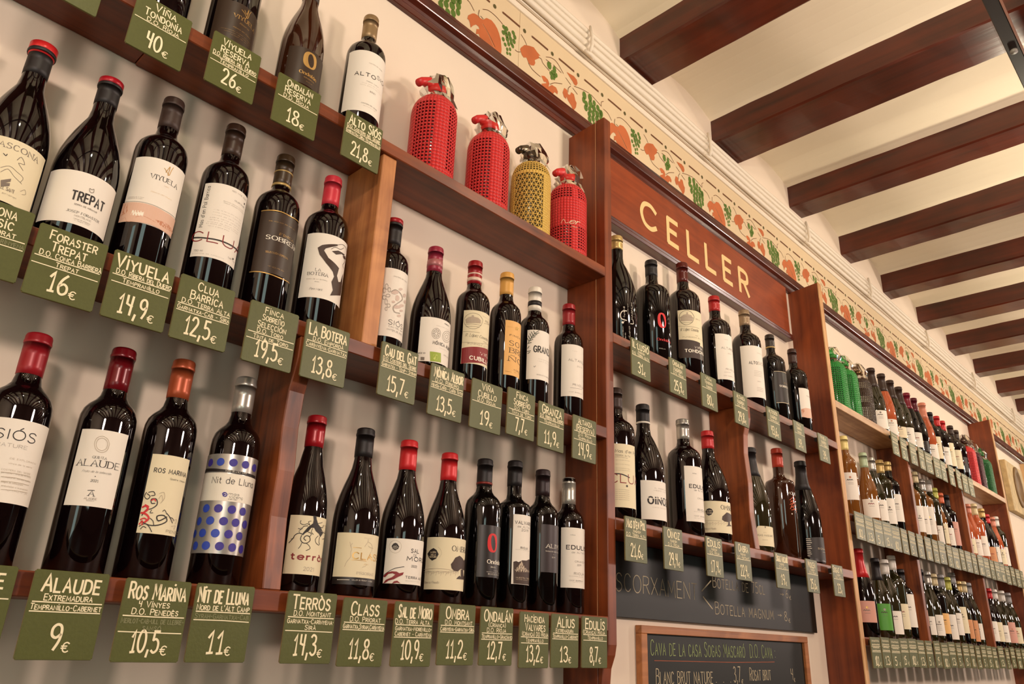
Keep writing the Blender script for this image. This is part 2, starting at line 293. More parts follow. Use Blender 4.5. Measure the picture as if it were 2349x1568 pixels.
    def run(s, items):
        for it in items:
            if it[0] == 'T': s.text(it[7], it[1], it[2], max(it[3], it[2] + 2), it[4], it[5] * .80, it[6])
            elif it[0] == 'V':
                lo, hi = it[3], it[4]; s.text(it[7], it[1], min(lo, hi), max(lo, hi), it[2], it[5], it[6], vertical=True)
            elif it[0] == 'P': s.poly(it[1], dedupe(it[2]))
            elif it[0] == 'S': s.ribbon(it[1], smooth_pts(it[3], 3), it[2])
            elif it[0] == 'E': s.ell(it[1], it[2], it[3], it[4] * (1.22 if it[1] in 'bv' else 1), it[5] * (1.22 if it[1] in 'bv' else 1))
            elif it[0] == 'O':
                c, x, y, rx, ry = it[1:6]; n = 28
                out = [(x + rx * math.copysign(abs(math.cos(t)) ** .75, math.cos(t)), y + ry * math.copysign(abs(math.sin(t)) ** .8, math.sin(t))) for t in (2 * math.pi * i / n for i in range(n + 1))]
                th = math.radians(22); inn = []
                for t in (2 * math.pi * i / n for i in range(n + 1)):
                    a, b = rx * .48 * math.cos(t), ry * .86 * math.sin(t); inn.append((x + rx * .1 + a * math.cos(th) - b * math.sin(th) * .4, y + a * math.sin(th) * .5 + b * math.cos(th)))
                for i in range(n): s.poly(c, [out[i], out[i + 1], inn[i + 1], inn[i]])
    def emit(s, fn, parent, name='lettering', matf=ink):
        """fn(u, v, layer) -> point"""
        kmax = max(1, s.k)
        for c, (V, F) in s.d.items():
            if not F: continue
            nm = name if c in 'kgwoesCf' or name != 'lettering' else 'artwork'
            mesh_obj(nm, [fn(u, v, l / kmax) for u, v, l in V], F, matf(c), parent)
def dedupe(p):
    o = []
    for q in p:
        if not o or abs(q[0] - o[-1][0]) + abs(q[1] - o[-1][1]) > .15: o.append(q)
    return o if len(o) > 2 else p
# ---------------------------------------------------------------- the room
WY = 1.12
def wallbox(name, x0, x1, y0, y1, z0, z1, m=PLASTER): return box(name, x0, x1, y0, y1, z0, z1, m, bev=0, kind='structure')
wallbox('wall_back', -2.75, 14.1, WY, WY + .15, -1.55, 2.1)
wallbox('floor', -2.75, 14.1, -2.8, WY + .15, -1.65, -1.55, mat('floor_tile', (58, 34, 22), .5, noise=.2, nscale=3))
DARKW = mat('opposite_wall', (74, 46, 32), .7, noise=.2, nscale=3)
wf = box('wall_front', -2.75, -1.6, -2.8, -2.65, -1.55, 2.1, DARKW, bev=0, kind='structure')      # the shop front, with a glazed bay
for i, (a, b, c, d) in enumerate(((-.5, 6.3, -1.55, 2.1), (7.2, 14.1, -1.55, 2.1), (-1.6, -.5, .75, 2.1), (6.3, 7.2, .9, 2.1), (-1.6, -.5, -1.55, -1.0))):
    box('wall_panel', a, b, -2.8, -2.65, c, d, DARKW, wf, bev=0)
wl = box('wall_left', -2.75, -2.6, -2.65, -1.55, -1.55, 2.1, PLASTER, bev=0, kind='structure')
box('wall_panel', -2.75, -2.6, -.7, WY, -1.55, 2.1, PLASTER, wl, bev=0); box('wall_panel', -2.75, -2.6, -1.55, -.7, .45, 2.1, PLASTER, wl, bev=0)
wallbox('wall_right', 13.95, 14.1, -2.65, WY, -1.55, 2.1)
# ceiling: shallow plaster vaults between wooden beams
BX = [(1.573, 1.733, 1.710), (2.143, 2.321, 1.714), (2.779, 2.904, 1.744), (3.311, 3.436, 1.739), (3.86, 3.978, 1.742), (4.403, 4.546, 1.752), (4.957, 5.101, 1.757), (5.536, 5.652, 1.763), (6.09, 6.21, 1.766)]
BX = [(1.0 - .58 * k, 1.15 - .58 * k, 1.71) for k in range(6, -1, -1)] + BX + [(6.66 + .56 * k, 6.79 + .56 * k, 1.766) for k in range(13)]
SIDE = .088
V, F = [], []
def vq(a, b, c, d): n = len(V); V.extend([a, b, c, d]); F.append((n, n + 1, n + 2, n + 3))
for (a0, a1, az), (b0, b1, bz) in zip(BX, BX[1:]):
    N = 12; pr = []
    for i in range(N + 1):
        t = i / N; x = a1 - .02 + (b0 + .02 - a1 + .02) * t
        pr.append((x, (az + (bz - az) * t) + SIDE + .055 * math.sin(math.pi * t) ** .8 + ZO))
    for p, q in zip(pr, pr[1:]): vq((p[0], WY + .02, p[1]), (q[0], WY + .02, q[1]), (q[0], -2.66, q[1]), (p[0], -2.66, p[1]))
ceil = mesh_obj('ceiling', V, F, CEIL, kind='structure')
me = ceil.data; me.shade_smooth()
box('roof_slab', -2.75, 14.1, -2.8, WY + .15, 2.1, 2.16, CEIL, ceil, bev=0)
rb = random.Random(3)
def beam(x0, x1, z):
    bm = bmesh.new(); n = 46; ys = [WY + .01 - (WY + 2.66) * i / n for i in range(n + 1)]; rings = []
    for i, y in enumerate(ys):
        j = lambda s=.0022: rb.uniform(-s, s)
        wv = .004 * math.sin(y * 3 + x0 * 7)
        P = [(x0 + wv + j(), z + SIDE + .14), (x0 + wv + j(.001), z + SIDE - .01), (x0 + wv + j(.001), z + .006), (x0 + .006 + wv + j(.001), z + j(.001)), (x1 - .006 + wv + j(.0015), z + j(.001)), (x1 + wv + j(.002), z + .006), (x1 + wv + j(.002), z + SIDE), (x1 + wv, z + SIDE + .14)]
        rings.append([bm.verts.new((p[0], y, p[1] + ZO)) for p in P])
    for A, B in zip(rings, rings[1:]):
        for k in range(8): bm.faces.new((A[k], A[(k + 1) % 8], B[(k + 1) % 8], B[k]))
    bm.faces.new(rings[0]); bm.faces.new(list(reversed(rings[-1])))
    bmesh.ops.recalc_face_normals(bm, faces=bm.faces[:])
    me = bpy.data.meshes.new('beam'); bm.to_mesh(me); bm.free(); me.materials.append(WB); return link('beam', me, ceil)
for b in BX: beam(*b)
# frieze, laths and trunking along the top of the wall
fr = box('trim_1', -2.6, 1.1185, WY - .003, WY - .0005, 1.36, 1.576, FRIEZE, bev=0, kind='structure')
box('frieze_panel', 1.1200, 13.95, WY - .003, WY - .0005, 1.36, 1.576, FRIEZE, fr, bev=0)
box('trim_2', -2.6, 13.95, WY - .010, WY, 1.573, 1.589, WHITE, kind='structure', bev=.002)
LEAF = [[(-22,68),(-35,52),(-37,40),(-32,40),(-28,34),(-24,21),(-18,32),(-8,43),(1,43),(5,37),(-5,31),(-6,14),(3,21),(8,14),(12,0),(20,-2),(32,-1),(51,-1),(70,-2),(82,1),(84,28),(79,57),(72,72),(65,82),(55,90),(43,94),(26,89),(15,75),(4,73),(-6,75),(-15,73)],
 [(167,100),(154,82),(151,74),(158,61),(166,57),(176,64),(185,52),(193,50),(206,57),(211,69),(208,77),(226,96),(223,103),(231,106),(217,110),(203,117),(185,110)],
 [(236,43),(247,30),(255,34),(258,32),(237,17),(245,7),(256,1),(281,6),(291,23),(303,23),(305,33),(297,42),(280,40),(266,25),(269,38),(263,47),(249,50)],
 [(341,124),(356,114),(368,108),(374,102),(383,102),(390,115),(386,126),(373,130),(356,127)],
 [(332,63),(325,43),(331,31),(340,30),(342,40),(348,30),(363,21),(372,9),(383,27),(386,44),(380,50),(374,67),(362,67),(357,54),(348,51),(345,63)]]
GRAPE = [(88,104,6,7),(98,106,6,7),(87,85,6,7),(95,93,6,7),(88,64,5,7),(109,96,6,8),(123,110,6,7),(129,100,6,8),(114,84,6,8),(127,84,6,8),(103,74,6,8),(96,52,5,6),(108,62,5,7),(123,66,5,7),(104,42,4,6),(114,49,4,6),(105,30,4,5),(115,34,4,5),(100,84,6,8),(117,72,5,7),
 (267,98,9,13),(289,98,7,12),(283,83,8,9),(276,75,7,8),(290,77,6,8),(297,84,5,8),(278,63,5,7),(287,68,5,7),
 (421,92,9,14),(447,100,9,14),(418,74,7,11),(450,79,10,13),(430,68,8,11),(467,93,7,10),(428,52,8,11),(446,57,8,11),(466,73,9,12),(484,86,8,11),(495,76,7,11),(444,39,8,10),(462,53,8,11),(481,62,9,12),(501,76,7,12),(445,22,8,10),(461,34,8,11),(480,43,9,12),(499,58,8,12),(452,8,7,9),(468,16,8,10),(485,24,8,11),(499,38,7,11),(475,2,6,6),(490,8,6,8)]
STEM = [[(152,125),(166,116),(175,105)],[(184,51),(198,41),(217,38),(233,37)],[(223,96),(234,98),(242,88),(268,80)],[(253,118),(277,130),(300,129),(327,109)],[(272,37),(291,54),(322,70)],[(337,101),(359,91)],[(348,58),(349,72),(359,86)],[(368,85),(389,76)],[(374,95),(407,106),(441,113)],[(452,114),(475,108),(501,102)],[(501,105),(501,117),(511,126)],[(511,98),(533,95),(550,80)],[(253,109),(275,110)],[(284,111),(318,106)],[(0,95),(-2,79),(2,71)],[(11,106),(31,117),(58,117),(83,110)],[(6,80),(15,77)],[(133,60),(142,60),(152,66)],[(15,60),(35,45),(60,20)]]
pl, pg, ps, pd = Print(), Print(), Print(), Print()
for p in LEAF: pl.poly('u', p, 60)
for x, y, rx, ry in GRAPE: pg.ell('n', x, y, rx * 1.02, ry * .98, 12)
for p in STEM: ps.ribbon('t', smooth_pts(p, 4), 1.7, maxseg=60)
pl.ribbon('p', [(12, 60), (30, 48), (58, 15)], 1.4, maxseg=90)
for i in range(5):
    x = i * 113.4; pd.ribbon('t', [(x + 195, 148), (x + 220, 148), (x + 259, 147)], 6, maxseg=90); pd.ell('d', x + 165, 146, 5.5, 6.5)
FI = {'u': mat('stencil_rust', (186, 100, 52), .8, noise=.35, nscale=14), 'n': mat('stencil_green', (84, 112, 34), .8, noise=.3, nscale=16), 't': mat('stencil_brown', (104, 62, 30), .8, noise=.25, nscale=30), 'd': mat('stencil_olive', (84, 76, 34), .8), 'p': mat('stencil_light', (216, 156, 110), .8)}
def fr_parts(P, nm):
    out = []
    for c, (V, F) in P.d.items():
        me = bpy.data.meshes.new(nm); me.from_pydata([(u / 1000, 0, v / 1000) for u, v, l in V], [], F); me.materials.append(FI[c]); out.append((me, {'p': .0012}.get(c, .0)))
    return out
FRP = [('stencilled_leaf', fr_parts(pl, 'stencilled_leaf')), ('stencilled_grapes', fr_parts(pg, 'stencilled_grapes')), ('stencilled_tendril', fr_parts(ps, 'stencilled_tendril')), ('stencilled_dash', fr_parts(pd, 'stencilled_dash'))]
for k in range(-4, 21):
    for j, (nm, ms) in enumerate(FRP):
        for me, dy in ms: link(nm, me, fr, loc=(.973 + .567 * k, WY - .0036 - .0002 * j - dy * .3, 1.375 + ZO))
# cornice: dark varnished moulding
CP = [(WY, 1.300), (WY - .012, 1.300), (WY - .015, 1.312), (WY - .010, 1.318), (WY - .013, 1.326), (WY - .024, 1.334), (WY - .026, 1.352), (WY - .020, 1.360), (WY - .016, 1.364), (WY - .017, 1.373), (WY, 1.374)]
prism('trim_3', CP, -2.6, 13.95, 'x', WC, kind='structure', bev=.0012)
def half_round(name, y, z, r, x0, x1, m, parent=None, kind=None):
    pr = [(y - r * math.sin(math.pi * i / 8), z + r * math.cos(math.pi * i / 8)) for i in range(9)] + [(WY, z - r), (WY, z + r)]
    return prism(name, pr, x0, x1, 'x', m, parent, smooth=False, kind=kind)
# ledge under the beams + painted cables
box('trim_4', -2.6, 13.95, WY - .012, WY, 1.604, 1.706, WHITE, kind='structure', bev=.003)
cab = empty('cable_run', (0, WY, ZO)); tag(cab, 'white painted bundle of cables running along the top of the wall under the beams', 'cable')
for z, r in ((1.612, .009), (1.640, .011), (1.668, .009), (1.690, .008)):
    pts = [(-2.55 + i * .33, -.018 - .0015 * math.sin(i * 1.7 + z * 40), z + .0014 * math.sin(i * 2.3 + z * 9)) for i in range(42)]
    tube('cable', pts, r, WHITE, cab, 7)
for x in (.35, 1.383, 2.054, 2.854, 3.55, 4.4, 5.3, 6.3):
    o = tube('cable_tie', [(x - .004, -.036, 1.596), (x, -.040, 1.62), (x + .006, -.036, 1.66), (x + .004, -.030, 1.70)], [.005, .006, .005, .004], WHITE, cab, 6)
    tube('tie_knot', [(x - .02, -.028, 1.596), (x, -.036, 1.588), (x + .022, -.026, 1.592)], [.004, .007, .004], WHITE, cab, 6)
bar = empty('ceiling_rail', (5, .18, ZO + 1.53)); tag(bar, 'long black metal rail hanging below the ceiling beams', 'rail')
RAIL = mat('rail_black', (26, 16, 14), .4, metal=.3)
box('channel', -2.6 - 5, 13.9 - 5, -.016, .016, 1.515 - 1.53 - ZO, 1.545 - 1.53 - ZO, RAIL, bar, bev=.002)
box('lip', -2.6 - 5, 13.9 - 5, -.021, -.016, 1.513 - 1.53 - ZO, 1.519 - 1.53 - ZO, mat('rail_lip', (120, 80, 64), .4), bar, bev=0)
for x in (.9, 2.45, 4.0, 5.6, 7.2): tube('hanger', [(x - 5, 0, .01), (x - 5, 0, .26)], .004, RAIL, bar, 6)
tube('connector', [(2.05 - 5, 0, -.013), (2.05 - 5, 0, -.022)], .009, mat('rail_grey', (110, 104, 96), .5), bar, 12)
# ---------------------------------------------------------------- the shelving
S1, S2, S3, S4, S5, S6 = .8524, .4516, .0535, .6905, .2579, .856
TH = .0255
u1 = empty('shelving_unit', (.6, 1.06, 0)); u1.location = (0, 0, 0)
tag(u1, 'left brown wooden wall shelving with three long shelves up to the first tall post', 'shelf')
u2 = empty('shelving_unit'); tag(u2, 'middle brown wooden shelving under the lettered sign, between the two tall posts', 'shelf')
u3 = empty('shelving_unit'); tag(u3, 'far right brown shelving packed with three rows of bottles', 'shelf')
def shelf(u, x0, x1, z, th=TH, m=WX, y1=WY): return box('shelf', x0, x1, 1.0, y1 - .0005, z - th, z, m, u, bev=.0015)
WX2 = wood('shelf_wood_dark', (70, 25, 7), (124, 56, 22), 'x', .40)
shelf(u1, -.6, .262, S1, .0235, WX2); shelf(u1, .2622, 1.3306, S1); shelf(u1, -.6, 1.3306, S2, m=WX2); shelf(u1, -.6, 1.3306, S3, .028)
def upright(u, x0, x1, z0, z1, yf=1.0, curve=True, m=WZ, name='upright'):
    if curve:
        pf = [(WY, z0), (WY, z1), (yf, z1), (yf, z1 - .035), (yf + .004, z1 - .055), (yf + .013, z1 - .085), (yf + .016, z1 - .14), (yf + .010, (z0 + z1) / 2 - .02), (yf + .012, z0 + .10), (yf + .006, z0 + .03), (yf + .003, z0)]
    else: pf = [(WY, z0), (WY, z1), (yf, z1), (yf, z0)]
    return prism(name, pf, x0, x1, 'x', m, u, bev=.0015)
WU = wood('pale_upright', (128, 66, 28), (204, 138, 80), 'z', .45)
upright(u1, .668, .699, S2, S1 - TH, 1.006, False, WU); upright(u1, .553, .581, S3, S2 - TH, 1.0)
WZ2 = wood('post_wood', (84, 32, 10), (138, 66, 28), 'z', .42, scale=.8)
# first tall post: two boards in depth, scrolled foot
zt = 1.2955
prism('post_board', [(WY, -1.55), (WY, zt - .010), (1.0285, zt - .004), (1.0285, -1.55)], 1.3308, 1.3585, 'x', WZ2, u1, bev=.001)
prism('post_facing', [(1.0275, -1.55), (1.0275, zt), (1.0, zt), (1.0, .0), (1.004, -.02), (1.014, -.045), (1.018, -.08), (1.018, -1.55)], 1.3306, 1.3587, 'x', WZ2, u1, bev=.0015)
box('glue_line', 1.3300, 1.3307, 1.0272, 1.0288, .0, zt, mat('joint_light', (196, 140, 98), .6), u1, bev=0)
shelf(u2, 1.3589, 2.668, S4); shelf(u2, 1.3589, 2.668, S5, .027)
upright(u2, 2.0, 2.027, S5, S4 - TH, 1.0)
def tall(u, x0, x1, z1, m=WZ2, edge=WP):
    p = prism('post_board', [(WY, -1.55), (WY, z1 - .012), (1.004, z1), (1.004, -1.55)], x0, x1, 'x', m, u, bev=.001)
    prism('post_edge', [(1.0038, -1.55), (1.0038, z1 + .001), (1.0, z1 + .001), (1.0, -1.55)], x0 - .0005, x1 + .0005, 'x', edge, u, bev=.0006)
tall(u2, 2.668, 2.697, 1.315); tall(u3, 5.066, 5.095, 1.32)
WXP = wood('shelf_wood_pale', (150, 104, 62), (206, 164, 116), 'x')
shelf(u3, 2.6975, 5.0655, S6, .028, WXP); shelf(u3, 2.6975, 5.0655, .4516, .026); shelf(u3, 2.6975, 5.0655, .0535, .026)
for x in (3.415, 4.175): upright(u3, x, x + .028, .4516, S6 - .028, 1.0, False)
for x in (3.345, 4.275): upright(u3, x, x + .028, .0535, .4516 - .026, 1.0, False)
# ---------------------------------------------------------------- sign, boards, picture
sg = empty('sign_board', (1.99, WY, ZO + 1.19)); tag(sg, 'long reddish wooden sign reading CELLER in cream letters', 'sign')
def sbox(n, x0, x1, y0, y1, z0, z1, m, bev=.001): return box(n, x0 - 1.99, x1 - 1.99, y0 - WY, y1 - WY, z0 - 1.19 - ZO, z1 - 1.19 - ZO, m, sg, bev=bev)
sbox('panel', 1.36, 2.605, 1.100, WY, 1.100, 1.300, WS); 
prism('lower_moulding', [(0, -.112 - ZO), (-.030, -.112 - ZO), (-.034, -.104 - ZO), (-.028, -.098 - ZO), (-.031, -.092 - ZO), (-.024, -.084 - ZO), (-.02, -.084 - ZO), (0, -.084 - ZO)], 1.36 - 1.99, 2.605 - 1.99, 'x', WC, sg, bev=.0008)
LETT = mat('sign_letter_cream', (226, 196, 136), .5)
for ch, x0, x1, z0, z1 in (('C', 1.640, 1.722, 1.152, 1.231), ('E', 1.783, 1.836, 1.150, 1.233), ('L', 1.897, 1.955, 1.150, 1.236), ('L', 2.007, 2.063, 1.150, 1.236), ('E', 2.120, 2.173, 1.150, 1.236), ('R', 2.230, 2.290, 1.148, 1.236)):
    p = Print(); wd, st = glyph(ch, 5); sx = (x1 - x0) * 1000 / wd; sz = (z1 - z0) * 100
    for q in st:
        qq = [(a * sx, b * sz) for a, b in q]; L = len(qq)
        for a, b in ([(qq[i], qq[i + 1]) for i in range(L - 1)] if ch != 'C' else []): p.ribbon('k', [a, b], 16.5, maxseg=200)
        if ch == 'C': p.ribbon('k', qq, 15, maxseg=200)
    V, F = p.d['k']; V3 = [(u / 1000, 0, v / 1000) for u, v, l in V]; o = mesh_obj('letter', [(p[0], -.0006 * (i % 2 * 0 + l % 7) / 7, p[2]) for i, (p, (u_, v_, l)) in enumerate(zip(V3, V))], F, LETT, sg, loc=(x0 - 1.99, -.0205, z0 - 1.19))
cb = empty('chalkboard', (1.99, WY, ZO + .14)); tag(cb, 'wide unframed blackboard with chalk prices under the magnum shelf', 'board')
box('slate_panel', 1.3590 - 1.99, 2.592 - 1.99, -.012, -.0005, .060 - .14 - ZO, .2300 - .14 - ZO, BOARD, cb, bev=.001)
fb = empty('framed_chalkboard', (2.045, WY, ZO - .2)); tag(fb, 'wood framed blackboard with the house cava price list', 'board')
FW = wood('frame_wood', (132, 76, 36), (186, 120, 68), 'x')
box('slate_panel', -.44, .44, -.010, -.002, -.24 - ZO, .235 - ZO, BOARD, fb, bev=0)
for a, b, c, d in ((-.452, .452, .228, .246), (-.452, .452, -.255, -.235)): box('frame_rail', a, b, -.019, -.0005, c - ZO, d - ZO, FW, fb)
for a, b in ((-.452, -.428), (.428, .452)): box('frame_stile', a, b, -.0185, -.0005, -.2349 - ZO, .2279 - ZO, FW, fb)
pc = empty('wall_picture', (5.93, WY, ZO + 1.05)); tag(pc, 'embossed sand coloured relief picture on the wall beyond the last post', 'picture')
box('canvas', -.22, .22, -.035, -.0005, -.165 - ZO, .165 - ZO, mat('relief_sand', (186, 160, 112), .6, noise=.5, nscale=22, bump=.9), pc, bev=.003)
V, F = lathe_data([(.001, 0), (.10, .0), (.10, .008), (.074, .012), (.074, .002), (.001, .002)], 28)
o = mesh_obj('oval_relief', V, F, mat('relief_dark', (120, 92, 56), .6, noise=.3), pc, True, loc=(.02, -.034, .02)); o.rotation_euler = (math.pi / 2, 0, 0); o.scale = (1, 1.35, 1)
pil = box('trim_5', 6.33, 6.75, WY - .05, WY, -1.55, 1.30, mat('pillar_tan', (206, 168, 120), .8), kind='structure')
